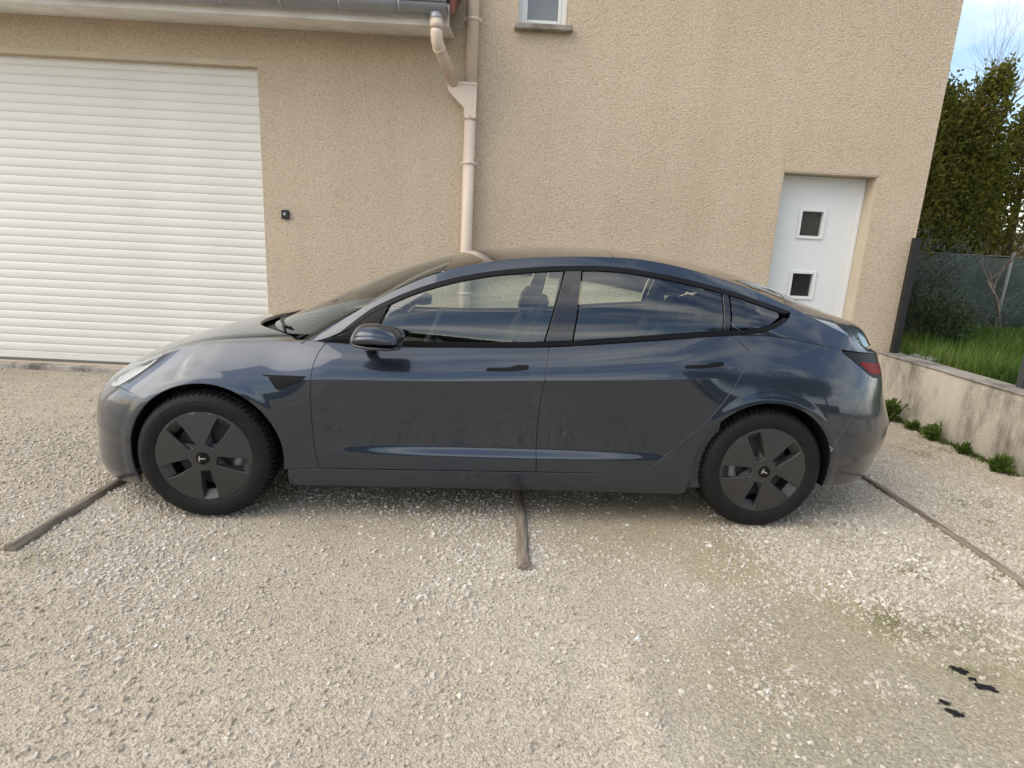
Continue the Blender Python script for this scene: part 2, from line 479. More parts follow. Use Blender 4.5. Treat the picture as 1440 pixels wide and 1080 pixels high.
M = dict(
    render=render_mat(), ground=ground_mat(), wood=wood_mat(), paint=paint_mat(),
    reveal=simple('smooth_reveal', (.60, .51, .38, 1), .85, noise=(3, .08)),
    lowwall=concrete_mat('old_render', (.57, .52, .44, 1)),
    coping=concrete_mat('grey_coping', (.34, .31, .27, 1)),
    threshold=concrete_mat('threshold_concrete', (.47, .42, .36, 1)),
    slat=simple('cream_aluminium', (.80, .78, .72, 1), .42, noise=(1.5, .05)),
    seal=simple('grey_rubber', (.16, .16, .15, 1), .7),
    whitepvc=simple('white_pvc', (.80, .81, .80, 1), .35, noise=(2, .03)),
    glassdark=simple('dark_pane', (.030, .033, .032, 1), .12, spec=.6, noise=(9, .3)),
    windowpane=simple('grey_window_pane', (.16, .18, .20, 1), .07, spec=.7),
    sill=concrete_mat('stone_sill', (.36, .33, .28, 1)),
    zinc=simple('zinc', (.38, .39, .41, 1), .45, metal=.6, noise=(5, .14)),
    soffit=simple('soffit_board', (.80, .77, .72, 1), .5, noise=(4, .16)),
    pipe=simple('beige_pvc', (.76, .625, .505, 1), .38, noise=(3, .05)),
    tile=simple("red_clay_tile", (.15, .045, .034, 1), .75, noise=(12, .3)),
    blackplastic=simple('black_plastic', (.014, .014, .015, 1), .45),
    blackgloss=simple('gloss_black_trim', (.010, .010, .012, 1), .16, coat=.6),
    satinblack=simple('satin_black_trim', (.008, .008, .009, 1), .42, spec=.16),
    rubber=simple('tyre_rubber', (.011, .011, .011, 1), .62, spec=.25, noise=(20, .3)),
    cover=simple('grey_wheel_cover', (.044, .043, .042, 1), .42, metal=.2, noise=(8, .12), coat=.15, coat_rough=.3),
    steel=simple('brushed_steel', (.42, .42, .42, 1), .35, metal=.9),
    chrome=simple('silver_emblem', (.75, .75, .75, 1), .2, metal=1.0),
    interior=simple('dark_interior', (.085, .085, .083, 1), .75),
    seat=simple('black_seat', (.055, .055, .057, 1), .5, noise=(10, .15)),
    headliner=simple('light_headliner', (.10, .10, .10, 1), .9),
    screen=simple('black_screen', (.008, .008, .009, 1), .12),
    roofglass=simple('tinted_roof_glass', (.010, .010, .011, 1), .03, spec=.8, coat=1, coat_rough=.01),
    sideglass=glass_mat('side_glass', (.84, .92, .85, 1), 1.3),
    windscreen=glass_mat('windscreen_glass', (.62, .72, .68, 1), 1.3),
    lens=glass_mat('headlight_lens', (.95, .96, .97, 1), 1.4),
    lampsilver=simple('lamp_reflector', (.86, .87, .88, 1), .3, metal=.25),
    redlens=simple('red_lens', (.20, .006, .008, 1), .08, coat=1),
    redbright=simple('bright_red_lamp', (.20, .003, .006, 1), .4, spec=.08),
    postblack=simple('black_aluminium', (.016, .017, .019, 1), .45),
    postgrey=simple('anthracite_aluminium', (.055, .060, .066, 1), .45),
    greymetal=simple('grey_metal_plate', (.30, .31, .31, 1), .5, metal=.4, noise=(8, .2)),
    oil=simple('wet_tar', (.010, .0095, .009, 1), .6, spec=.25, bump=(160, .004)),
    soil=simple('garden_soil', (.10, .085, .045, 1), .95, noise=(5, .35), bump=(20, .02)),
    bank=simple('leaf_litter_bank', (.16, .115, .075, 1), .95, noise=(3, .35), bump=(9, .05)),
    mesh=simple('green_windbreak_mesh', (.048, .070, .058, 1), .8, noise=(4, .3)),
    fencepost=simple('galvanised_post', (.22, .24, .22, 1), .6),
    bark=simple('bark', (.085, .062, .042, 1), .9, noise=(20, .35), bump=(30, .01)),
    twig=simple('pale_bark', (.20, .155, .13, 1), .9, noise=(20, .3)),
    conifer=tinted('conifer_foliage', [(0, (.045, .060, .012, 1)), (.45, (.150, .160, .030, 1)), (.8, (.265, .240, .052, 1)), (1, (.30, .225, .065, 1))], .75, .2, .5),
    olive=tinted('grey_green_leaves', [(0, (.032, .045, .028, 1)), (.5, (.080, .100, .072, 1)), (1, (.160, .175, .140, 1))], .6, .4, .3),
    hedge=tinted('hedge_leaves', [(0, (.012, .022, .008, 1)), (.5, (.035, .060, .018, 1)), (1, (.075, .105, .035, 1))], .7, .3, .15),
    grass=tinted('grass_blades', [(0, (.040, .085, .014, 1)), (.5, (.100, .180, .026, 1)), (.9, (.165, .240, .045, 1)), (1, (.24, .23, .09, 1))], .6, .3, .35),
    weed=tinted('weed_leaves', [(0, (.045, .085, .014, 1)), (.6, (.125, .190, .036, 1)), (1, (.230, .250, .070, 1))], .6, .3, .45),
    stone=tinted('limestone_gravel', [(0, (.225, .185, .142, 1)), (.22, (.390, .335, .265, 1)), (.55, (.525, .465, .380, 1)), (.85, (.625, .575, .490, 1)), (1, (.77, .74, .68, 1))], .9, .15),
)

# ------------------------------------------------------------------ ground
D = 5.8408                    # house wall plane
SILT = [((1.02, 3.05), .30, 1.0), ((1.15, 2.55), .30, 1.0), ((1.5, 2.14), .30, 1.0), ((2.03, 1.95), .33, .9), ((.70, 2.95), .4, .7), ((1.15, 1.75), .5, .5), ((1.9, 1.6), .5, .45), ((-.4, 2.9), .6, .25), ((-1.0, 2.0), .5, .2)]
WHITE = [((1.75, 2.55), .55), ((2.3, 2.75), .55), ((1.45, 2.75), .38), ((2.2, 2.3), .40), ((2.9, 3.4), .7), ((-2.6, 3.6), .8), ((.0, 2.55), .35), ((-1.6, 2.5), .45)]
MOSS = [((1.9, 3.1), .28), ((2.0, 2.75), .22), ((2.9, 3.3), .3), ((2.75, 2.9), .25), ((3.6, 4.4), .35), ((1.75, 2.2), .25), ((-2.05, 2.45), .2), ((2.45, 2.5), .2), ((.28, 2.4), .12)]
CLUMP = [((1.06, 2.03), .07), ((.98, 1.93), .08), ((1.12, 1.80), .07), ((1.22, 1.72), .06), ((1.42, 1.74), .08), ((1.0, 1.72), .10), ((1.62, 2.0), .06)]
def blobs(x, y, lst, warp=.18):
    wx = x + (vnoise(x, y, 3.1) - .5) * warp * 2; wy = y + (vnoise(x + 50, y, 3.1) - .5) * warp * 2
    r = np.zeros_like(np.asarray(x, float))
    for it in lst:
        (cx, cy), rad = it[0], it[1]; k = it[2] if len(it) > 2 else 1
        d = np.hypot(wx - cx, wy - cy) / rad
        r = np.maximum(r, k * np.clip(1.4 - d * 1.0, 0, 1) ** 1.0)
    return np.clip(r, 0, 1)

def ridge(x, y):
    """edge of the tyre-compacted lane that runs down to the lower right"""
    cx = .56 + .05 * np.sin(y * 3)
    return np.clip(1 - np.abs(x - cx) / .10, 0, 1) * np.clip((2.1 - y) / .4, 0, 1)

def lane_f(x, y):
    wob = (fbm(x, y, 2.0, 3) - .5) * .75
    return np.clip((x - .62 + wob) / .28, 0, 1) * np.clip((2.30 - y + wob) / .35, 0, 1)

def gz(x, y):
    x = np.asarray(x, float); y = np.asarray(y, float)
    near = np.clip(1 - np.hypot(x, y - 2) / 12, 0, 1)
    z = (fbm(x, y, .9, 4) - .5) * .035 + (fbm(x, y, 7, 3) - .5) * .012
    z = z * near - .004
    z = z + .024 * ridge(x, y)
    # flat under the four wheels
    return z

def gz_w(x, y):
    z = gz(x, y)
    for wx, wy in WHEELS:
        k = np.clip(1.6 - np.hypot(x - wx, y - wy) / .18, 0, 1)
        z = z * (1 - k) + (-.002) * k
    return z

CAR_YAW = 0.0560263
E1 = np.array([math.cos(CAR_YAW), math.sin(CAR_YAW)]); E2 = np.array([-math.sin(CAR_YAW), math.cos(CAR_YAW)])
CAR_O = np.array([-1.46225581, 2.77535442]) + .905 * E2          # front axle centre on the ground
WHEELS = [tuple(CAR_O + E1 * a + E2 * b) for a in (0, 2.875) for b in (-.8, .8)]

def build_ground():
    gx = np.concatenate([-np.geomspace(400, 8, 14), np.arange(-7, 6.001, .045), np.geomspace(7, 400, 14)])
    gy = np.concatenate([-np.geomspace(400, 1, 18), np.arange(.2, 6.601, .045), np.geomspace(7.5, 400, 14)])
    X, Y = np.meshgrid(gx, gy)
    Z = gz_w(X, Y)
    nx, ny = len(gx), len(gy)
    idx = np.arange(nx * ny).reshape(ny, nx)
    f = np.stack([idx[:-1, :-1], idx[:-1, 1:], idx[1:, 1:], idx[1:, :-1]], -1).reshape(-1)
    o = mesh_np('ground', np.stack([X, Y, Z], -1).reshape(-1, 3), f, 4, M['ground'], smooth=True)
    for nm, lst in (('silt', SILT), ('moss', MOSS)):
        a = o.data.attributes.new(nm, 'FLOAT', 'POINT')
        a.data.foreach_set('value', (blobs(X, Y, lst) * (.85 if nm == 'silt' else .8)).astype(np.float32).ravel())
    a = o.data.attributes.new('lane', 'FLOAT', 'POINT')
    a.data.foreach_set('value', (lane_f(X, Y) * (.55 + .45 * fbm(X, Y, 2.5, 3))).astype(np.float32).ravel())
    o['kind'] = 'structure'
    return o
build_ground()

def build_gravel(n=370000):
    u = rng.random((n, 3))
    y = -1.6 + (D + 1.55) * u[:, 0] ** 1.1
    x = (u[:, 1] * 2 - 1) * (.95 * np.abs(y) + 1.1)
    patch = fbm(x, y, 1.3, 4)
    dens = .36 + .85 * np.clip((patch - .45) * 3.4, 0, 1) ** 1.3
    wht = blobs(x, y, WHITE); slt = blobs(x, y, SILT)
    lane = lane_f(x, y)
    clump = blobs(x, y, CLUMP, .05)
    dens = dens + .9 * wht
    dens *= np.clip((y + 1.5) / 2.2, .05, 1) * (1 - .88 * np.clip(slt - .7 * wht, 0, 1)) * (1 - .80 * lane) * 1.0 * (1 - .55 * np.exp(-((y - 3.0) / .5) ** 2) * (x > .2) * (x < 1.3))
    dens = dens + .8 * clump
    keep = (u[:, 2] * 1.35 < dens) & (x < 3.76) & (y < D - .03)
    x = x[keep]; y = y[keep]; wht = wht[keep]
    n = len(x)
    s = np.exp(rng.normal(math.log(.0035), .46, n)) * (1 + .25 * wht)
    s = np.clip(s, .0016, .0105)
    box = np.array([(-1,-1,-1),(1,-1,-1),(1,1,-1),(-1,1,-1),(-.7,-.7,1),(.7,-.7,1),(.7,.7,1),(-.7,.7,1)], float)
    v = box[None] * (1 + rng.uniform(-.38, .38, (n, 8, 3)))
    v *= np.stack([rng.uniform(.8, 1.5, n), rng.uniform(.6, 1.0, n), rng.uniform(.4, .8, n)], -1)[:, None]
    v *= s[:, None, None]
    a = rng.uniform(0, 2 * math.pi, n); b = rng.normal(0, .35, n); ca, sa, cb, sb = np.cos(a), np.sin(a), np.cos(b), np.sin(b)
    vx = v[..., 0] * cb[:, None] + v[..., 2] * sb[:, None]; vz = -v[..., 0] * sb[:, None] + v[..., 2] * cb[:, None]
    X = vx * ca[:, None] - v[..., 1] * sa[:, None] + x[:, None]
    Y = vx * sa[:, None] + v[..., 1] * ca[:, None] + y[:, None]
    Z = vz + (gz_w(x, y) + s * .22)[:, None]
    tri = np.array([0,2,1, 0,3,2, 4,5,6, 4,6,7, 0,1,5, 0,5,4, 1,2,6, 1,6,5, 2,3,7, 2,7,6, 3,0,4, 3,4,7])
    f = (tri[None] + 8 * np.arange(n)[:, None]).ravel()
    t = np.clip(rng.normal(.54, .15, n) + .08 * wht + (patch[keep] - .5) * .4, 0, 1)
    o = mesh_np('gravel_stones', np.stack([X, Y, Z], -1).reshape(-1, 3), f, 3, M['stone'], tint=np.repeat(t, 8))
    tag(o, 'loose pale limestone gravel chips strewn over the driveway', 'gravel', kind='stuff')
build_gravel()

# three half-buried edging timbers
def timber(pts, r, label, seed):
    rr = random.Random(seed)
    P = [];  N = 22
    for k in range(N + 1):
        t = k / N
        x = pts[0][0] + (pts[1][0] - pts[0][0]) * t; y = pts[0][1] + (pts[1][1] - pts[0][1]) * t
        P.append((x + rr.uniform(-.004, .004), y, .006 + float(gz(x, y)) * .6 + rr.uniform(-.002, .002)))
    m = MB(); m.tube(P, [r * rr.uniform(.93, 1.05) for _ in P], 12)
    o = m.build('edging_timber', M['wood'])
    return tag(o, label, 'timber', 'edging timbers across the gravel')
timber(((-2.155, 2.40), (-2.165, 5.5)), .029, 'round grey edging timber on the gravel leading under the car front', 1)
timber(((.140, 2.42), (.115, 5.5)), .030, 'short grey edging timber sticking out under the middle of the car', 2)
timber(((2.50, 2.42), (2.52, 5.5)), .021, 'thin brown edging timber half sunk in gravel behind the car', 3)

# tar spots, lower right
def spot(cx, cy, rx, ry, ang, label, seed):
    rr = random.Random(seed); n = 22
    base = float(gz(cx, cy)); m = MB(); rings = [(1.0, .0005), (.85, .005), (.5, .006)]
    vs = []
    jit = [rr.uniform(.45, 1.35) for _ in range(n)]
    jit = [(jit[i] * 2 + jit[i-1]) / 3 for i in range(n)]
    for k, h in rings:
        for i in range(n):
            a = 2 * math.pi * i / n
            px = math.cos(a) * rx * k * jit[i]; py = math.sin(a) * ry * k * jit[i]
            X = cx + px * math.cos(ang) - py * math.sin(ang); Y = cy + px * math.sin(ang) + py * math.cos(ang)
            vs.append((X, Y, float(gz(X, Y)) + h + rr.uniform(0, .003)))
    fs = [(k*n+i, k*n+(i+1) % n, (k+1)*n+(i+1) % n, (k+1)*n+i) for k in range(2) for i in range(n)] + [tuple(range(2*n, 3*n))]
    m.add(vs, fs, True)
    for _ in range(7):
        a = rr.uniform(0, 2*math.pi); q = rr.uniform(1.0, 1.5); X = cx + math.cos(a)*rx*q; Y = cy + math.sin(a)*ry*q; rad = rr.uniform(.0015, .004)
        m.add([(X + rad*math.cos(k), Y + rad*math.sin(k), float(gz(X, Y)) + .0025) for k in np.linspace(0, 2*math.pi, 7)[:-1]] + [(X, Y, float(gz(X, Y)) + .005)], [(k, (k+1) % 6, 6) for k in range(6)])
    tag(m.build('tar_spot', M['oil']), label, 'stain', 'black spots on the gravel')
spot(1.725, 1.855, .033, .015, -.5, 'upper left black tar spot at the right edge of the gravel', 11)
spot(1.742, 1.812, .014, .008, -.3, 'tiny black tar speck between the two upper black spots', 12)
spot(1.752, 1.772, .038, .021, -.35, 'largest black tar spot on the gravel at lower right', 13)
spot(1.548, 1.690, .018, .009, -.6, 'small narrow black tar spot left of the largest one', 14)
spot(1.550, 1.645, .026, .013, -.5, 'lowest black tar spot on the gravel at lower right', 15)

# ------------------------------------------------------------------ house
house = tag(empty('house', (0, D, 0)), 'beige roughcast house with cream garage shutter and white side door', 'house')
GX1, GZ1 = -2.332, 2.872           # garage opening right edge, top
GX0 = -7.4
DX0, DX1, DZ0, DZ1 = 2.545, 3.455, .10, 2.235
WX0, WX1, WZ0, WZ1 = -.010, .430, 3.335, 4.05
HX0, HX1, XSTEP = -9.0, 3.915, -.42
def hy(y): return y - D            # children of the house are local to its plane
def wall_holes(x0, x1, z0, z1, holes, thick=.28):
    xs = sorted({x0, x1, *[h[0] for h in holes], *[h[1] for h in holes]}); zs = sorted({z0, z1, *[h[2] for h in holes], *[h[3] for h in holes]})
    m = MB()
    xs = [x for x in xs if x0 <= x <= x1]; zs = [z for z in zs if z0 <= z <= z1]
    for a, b in zip(xs, xs[1:]):
        for c, d in zip(zs, zs[1:]):
            cx, cz = (a+b)/2, (c+d)/2
            if any(h[0] < cx < h[1] and h[2] < cz < h[3] for h in holes): continue
            m.add([(a,0,c),(b,0,c),(b,0,d),(a,0,d)], [(0,1,2,3)])
    for hx0, hx1, hz0, hz1 in holes:
        t = thick
        m.add([(hx0,0,hz0),(hx0,t,hz0),(hx0,t,hz1),(hx0,0,hz1)], [(0,1,2,3)])
        m.add([(hx1,0,hz0),(hx1,0,hz1),(hx1,t,hz1),(hx1,t,hz0)], [(0,1,2,3)])
        m.add([(hx0,0,hz1),(hx0,t,hz1),(hx1,t,hz1),(hx1,0,hz1)], [(0,1,2,3)])
        m.add([(hx0,0,hz0),(hx1,0,hz0),(hx1,t,hz0),(hx0,t,hz0)], [(0,1,2,3)])
    return m
HOLES = [(GX0, GX1, .045, GZ1), (DX0, DX1, DZ0, DZ1), (WX0, WX1, WZ0, WZ1)]
wm = wall_holes(HX0, HX1, -.3, 5.0, HOLES, .24)
wm.add([(HX1,0,-.3),(HX1,6.5,-.3),(HX1,6.5,5.0),(HX1,0,5.0)], [(0,1,2,3)])
wm.add([(HX0,0,-.3),(HX0,0,5.0),(HX0,6.5,5.0),(HX0,6.5,-.3)], [(0,1,2,3)])
wm.add([(HX0,6.5,-.3),(HX0,6.5,5.0),(HX1,6.5,5.0),(HX1,6.5,-.3)], [(0,1,2,3)])
wall = wm.build('wall', M['render'], house, fix=False)
# inside of openings is closed off by a dark slab behind the leaves
# smooth cream reveal lining at the side door
rv = MB()
rv.box((DX1 - .012, .004, DZ0), (DX1 + .001, .2, DZ1 - .012)); rv.box((DX0, .004, DZ1 - .012), (DX1 - .012, .2, DZ1 + .001)); rv.box((DX0 - .001, .004, DZ0), (DX0 + .012, .2, DZ1 - .012))
rv.build('door_reveal', M['reveal'], house)
# smooth band around garage opening
gb = MB(); gb.box((GX0, -.003, GZ1), (GX1 + .0, .0, GZ1 + .045)); gb.build('lintel_band', M['reveal'], house)

# garage roller shutter
shut = bpy.data.objects.new('garage_shutter', None); link(shut, house)
PITCH_S = .0805
SY = .085
zb, zt = .145, GZ1
nsl = int(math.ceil((zt - zb) / PITCH_S))
prof = []
for k in range(9):
    t = k / 8
    prof.append((-.0075 * math.sin(math.pi * t) ** .6, .002 + t * (PITCH_S - .004)))
sm = MB(); vs = []
xa, xb = GX0 + .02, GX1 - .012
loop = [(0.003, 0.0)] + prof + [(0.003, PITCH_S)] + [(.012, PITCH_S), (.012, 0)]
nl = len(loop)
vs = [(xa, y, z) for y, z in loop] + [(xb, y, z) for y, z in loop]
fs = [(i, (i+1) % nl, nl + (i+1) % nl, nl + i) for i in range(nl)] + [tuple(range(nl)), tuple(reversed(range(nl, 2*nl)))]
sm.add(vs, fs)
sl0 = sm.build('slat', M['slat'], shut)
for p in sl0.data.polygons: p.use_smooth = False
sl0.location = (0, SY, zb)
rs = random.Random(3)
for k in range(1, nsl):
    c = sl0.copy(); link(c, shut); c.location = (0, SY + rs.uniform(-.0012, .0012), zb + k * PITCH_S)
bb = MB(); bb.rbox((xa, SY - .012, .072), (xb, SY + .012, .143), .004, 0); bb.build('bottom_bar', M['slat'], shut)
bb = MB(); bb.box((xa, SY - .009, .046), (xb, SY + .009, .0715)); bb.build('rubber_seal', M['seal'], shut)
gr = MB(); gr.box((GX1 - .030, .066, .047), (GX1 - .0015, .125, GZ1 - .002)); gr.build('guide_rail', M['slat'], shut)
gr = MB(); gr.box((GX0, .135, -.2), (GX1 + .3, .15, GZ1 + .2)); gr.build('dark_backing', M['interior'], shut)
th = MB(); th.rbox((GX0, -.10, -.05), (GX1 + .02, .13, .044), .008, 0); th.build('threshold', M['threshold'], house)
# moulded trim: rounded corner where the wall meets the shutter

# side door
door = bpy.data.objects.new('entrance_door', None); link(door, house)
LY = .18
PANES = [(2.868, 3.075, 1.662, 1.892), (2.868, 3.075, 1.068, 1.292)]
def panel_with_holes(x0, x1, z0, z1, holes, y0, y1):
    xs = sorted({x0, x1, *[h[0] for h in holes], *[h[1] for h in holes]}); zs = sorted({z0, z1, *[h[2] for h in holes], *[h[3] for h in holes]})
    m = MB()
    for a, b in zip(xs, xs[1:]):
        for c, d in zip(zs, zs[1:]):
            cx, cz = (a+b)/2, (c+d)/2
            if any(h[0] < cx < h[1] and h[2] < cz < h[3] for h in holes): continue
            m.add([(a,y0,c),(b,y0,c),(b,y0,d),(a,y0,d)], [(0,1,2,3)])
    for a, b, c, d in holes:
        for q in ([(a,y0,c),(a,y1,c),(a,y1,d),(a,y0,d)], [(b,y0,c),(b,y0,d),(b,y1,d),(b,y1,c)], [(a,y0,d),(a,y1,d),(b,y1,d),(b,y0,d)], [(a,y0,c),(b,y0,c),(b,y1,c),(a,y1,c)]):
            m.add(q, [(0,1,2,3)])
    return m
panel_with_holes(DX0 + .045, DX1 - .055, DZ0 + .02, DZ1 - .045, PANES, LY, LY + .05).build('leaf', M['whitepvc'], door, fix=False)
fr = MB()
fr.rbox((DX0 + .0125, LY - .015, DZ0 + .0), (DX0 + .043, LY + .05, DZ1 - .014), .004); fr.rbox((DX1 - .053, LY - .015, DZ0), (DX1 - .0135, LY + .05, DZ1 - .014), .004)
fr.rbox((DX0 + .0435, LY - .014, DZ1 - .044), (DX1 - .0535, LY + .05, DZ1 - .014), .004, 0)
fr.build('frame', M['whitepvc'], door)
for (a, b, c, d) in PANES:
    f = MB()
    w = .03
    f.rbox((a-w, LY-.016, c-w), (a, LY-.001, d+w), .003); f.rbox((b, LY-.016, c-w), (b+w, LY-.001, d+w), .003)
    f.rbox((a+.0005, LY-.0155, d), (b-.0005, LY-.001, d+w), .003, 0); f.rbox((a+.0005, LY-.0155, c-w), (b-.0005, LY-.001, c), .003, 0)
    f.build('pane_frame', M['whitepvc'], door)
    f = MB(); f.box((a - .01, LY + .028, c - .01), (b + .01, LY + .034, d + .01)); f.build('pane', M['glassdark'], door)
h = MB(); h.tube([(DX0 + .1, LY - .002, 1.08), (DX0 + .1, LY - .05, 1.08), (DX0 + .22, LY - .055, 1.08)], .010, 8); h.build('handle', M['steel'], door)
st = MB(); st.rbox((DX0 - .05, -.22, -.05), (DX1 + .05, .23, DZ0 - .004), .01, 0); st.build('door_step', M['threshold'], house)

# small upper window
win = bpy.data.objects.new('window', None); link(win, house)
fr = MB(); FY = .10
for (a, b, c, d) in [(WX0+.001, WX0+.05, WZ0+.001, WZ1), (WX1-.05, WX1-.001, WZ0+.001, WZ1)]: fr.rbox((a, FY, c), (b, FY+.06, d), .004)
fr.rbox((WX0+.0505, FY+.001, WZ0+.001), (WX1-.0505, FY+.06, WZ0+.05), .004, 0)
fr.build('frame', M['whitepvc'], win)
fr = MB()
for (a, b) in [(WX0+.052, WX0+.082), (WX1-.082, WX1-.052)]: fr.rbox((a, FY+.010, WZ0+.052), (b, FY+.055, WZ1), .004)
fr.rbox((WX0+.0825, FY+.011, WZ0+.052), (WX1-.0825, FY+.055, WZ0+.080), .004, 0); fr.build('sash', M['whitepvc'], win)
fr = MB(); fr.box((WX0+.08, FY+.03, WZ0+.078), (WX1-.08, FY+.036, WZ1)); fr.build('pane', M['windowpane'], win)
fr = MB(); fr.rbox((WX0-.028, -.075, WZ0-.052), (WX1+.045, .11, WZ0-.004), .008, 0); fr.build('sill', M['sill'], win)

# low eave on the left: soffit, gutter, verge tiles, roof slab
EX1 = -.60
ev = MB(); ev.prism([(hy(5.385), 3.135), (hy(5.385), 3.150), (-.002, 3.205), (-.002, 3.190)], HX0, EX1 + .03, 0); ev.build('soffit', M['soffit'], house)
ev = MB(); ev.box((HX0, hy(5.365), 3.136), (EX1 + .032, hy(5.384), 3.30)); ev.build('fascia', M['soffit'], house)
rf = MB(); rf.prism([(hy(5.30), 3.335), (hy(5.30), 3.365), (-.003, 3.62), (-.003, 3.59)], HX0, EX1 + .10, 0); rf.build('roof', M['tile'], house)
# zinc half round gutter
gt = bpy.data.objects.new('gutter', None); link(gt, house)
GYC, GR = hy(5.285), .078
def halfround(x0, x1, r, zc, t=.003, lip=True):
    m = MB(); n = 18
    ring = []
    for k in range(n + 1):
        a = math.pi + math.pi * k / n
        ring.append((GYC + r * math.cos(a), zc + r * math.sin(a)))
    inner = [(GYC + (r - t) * math.cos(math.pi + math.pi * k / n), zc + (r - t) * math.sin(math.pi + math.pi * k / n)) for k in range(n, -1, -1)]
    pr = ring + inner; q = len(pr)
    m.add([(x0, y, z) for y, z in pr] + [(x1, y, z) for y, z in pr], [(i, (i+1) % q, q + (i+1) % q, q + i) for i in range(q)] + [tuple(range(q)), tuple(reversed(range(q, 2*q)))], True)
    return m
ZG = 3.262
halfround(HX0, EX1 + .02, GR, ZG).build('trough', M['zinc'], gt)
bd = MB(); bd.tube([(HX0, GYC - GR - .004, ZG + .004), (EX1 + .02, GYC - GR - .004, ZG + .004)], .009, 8); bd.build('front_bead', M['zinc'], gt)
ec = MB(); ec.add([(EX1 + .021, GYC + GR * math.cos(math.pi + math.pi*k/16), ZG + GR * math.sin(math.pi + math.pi*k/16)) for k in range(17)], [tuple(range(17))]); ec.build('end_cap', M['zinc'], gt)
for x in np.arange(EX1 - .35, HX0, -.47):
    halfround(float(x) - .012, float(x) + .012, GR + .004, ZG, .004).build('bracket', M['zinc'], gt)
vt = MB()
for k in range(3):
    y0 = hy(5.27) + k * .30; z0 = 3.30 + k * .16
    vt.prism([(y0, z0 - .10), (y0 + .34, z0 + .08), (y0 + .34, z0 + .19), (y0, z0 + .05)], EX1 + .045 + .001*k, EX1 + .085 - .001*k, 0)
vt.build('verge_tile', M['tile'], house)

# downpipe with hopper branch
dp = bpy.data.objects.new('downpipe', None); link(dp, house)
PX, PY, PR = -.402, -.075, .053
m = MB(); m.tube([(PX, PY, .02), (PX, PY, 2.56)], PR, 20); m.build('lower_pipe', M['pipe'], dp)
m = MB(); m.tube([(PX, PY, 2.70), (PX, PY, 4.95)], PR, 20); m.build('upper_pipe', M['pipe'], dp)
m = MB(); m.tube([(PX, PY, 2.505), (PX, PY, 2.56), (PX, PY, 2.58)], [PR + .004] * 3, 20); m.build('socket', M['pipe'], dp)
# hopper: wedge flaring to the left
m = MB()
tp = [(-.605, 2.80), (-.350, 2.80), (-.348, 2.74), (-.349, 2.52), (-.455, 2.52), (-.455, 2.60), (-.600, 2.735)]
m.prism(tp, PY - .056, PY + .056, 1); m.build('hopper', M['pipe'], dp)
m = MB(); m.rbox((-.611, PY - .061, 2.785), (-.345, PY + .061, 2.815), .006, 2); m.build('hopper_rim', M['pipe'], dp)
OX = EX1 - .060
m = MB(); m.tube([(OX, GYC, ZG - GR + .012), (OX, GYC, ZG - GR - .045)], [.062, .044], 16); m.build('outlet', M['zinc'], dp)
m = MB(); m.tube([(OX, GYC, ZG - GR - .030), (OX, GYC, ZG - GR - .095)], .054, 18); m.build('pipe_socket', M['pipe'], dp)
m = MB()
e0 = Vector((OX, GYC, ZG - GR - .095)); e3 = Vector((-.552, PY - .02, 2.80))
path = [e0]
c1 = e0 + Vector((0, 0, -.09))
dirv = (e3 - c1).normalized()
for k in range(1, 7):
    t = k / 6; p0, p1, p2 = e0, c1, c1 + dirv * .07
    path.append(p0 * (1-t)**2 + p1 * 2*t*(1-t) + p2 * t*t)
path.append(e3)
m.tube(path, .049, 18); m.build('branch_pipe', M['pipe'], dp)
m = MB(); pa, pb = path[-2], path[-2] + dirv * .02; m.tube([pa - dirv*.012, pb], .053, 18); m.build('branch_collar', M['pipe'], dp)
for z in (3.325, 2.140, .95):
    m = MB(); m.tube([(PX, PY, z - .012), (PX, PY, z + .012)], PR + .006, 20)
    m.box((PX - .075, PY - .004, z - .010), (PX + .075, PY + .006, z + .010)); m.box((PX - .008, PY + .05, z - .008), (PX + .008, -.001, z + .008))
    m.build('clamp', M['pipe'], dp)

# high eave of the taller part, above the frame
rf = MB(); rf.prism([(hy(5.44), 4.97), (hy(5.44), 5.05), (6.5, 6.6), (6.5, 6.5)], XSTEP - .3, HX1 + .3, 0); rf.build('upper_roof', M['tile'], house)

# key switch
ks = tag(empty('key_switch', (-2.124, D - .001, 1.602)), 'small black key switch on the wall right of the garage shutter', 'key switch')
m = MB(); m.rbox((-.036, -.032, -.042), (.036, -.001, .042), .008, 1); m.build('box', M['blackplastic'], ks)
m = MB(); m.tube([(0, -.031, .004), (0, -.040, .004)], .014, 14); m.build('cylinder_lock', M['steel'], ks)

# ------------------------------------------------------------------ low wall, posts, garden
WB0, WB1, WTOP = 3.775, 3.975, .570
lw = tag(empty('low_wall', (3.85, 4.5, 0)), 'low weathered rendered wall running from the house corner towards the right', 'wall')
def lwx(x): return x - 3.85
def lwy(y): return y - 4.5
m = MB(); N = 60
ys = np.linspace(-1.2, D - .006, N)
vs = []
for y in ys:
    for (x, z) in ((WB0, -.2), (WB0, .52), (WB0 + .004, .552), (WB1 - .004, .552), (WB1, .52), (WB1, -.2)):
        vs.append((lwx(x + (float(vnoise(y, z * 3, 4)) - .5) * .012), lwy(y), z))
fs = [(k*6+i, k*6+i+1, (k+1)*6+i+1, (k+1)*6+i) for k in range(N-1) for i in range(5)] + [tuple(range(6)), tuple(reversed(range((N-1)*6, N*6)))]
m.add(vs, fs); m.build('body', M['lowwall'], lw)
m = MB(); m.rbox((lwx(WB0 - .012), lwy(-1.2), .5525), (lwx(WB1 + .01), lwy(D - .004), WTOP), .006, 1); m.build('coping', M['coping'], lw)

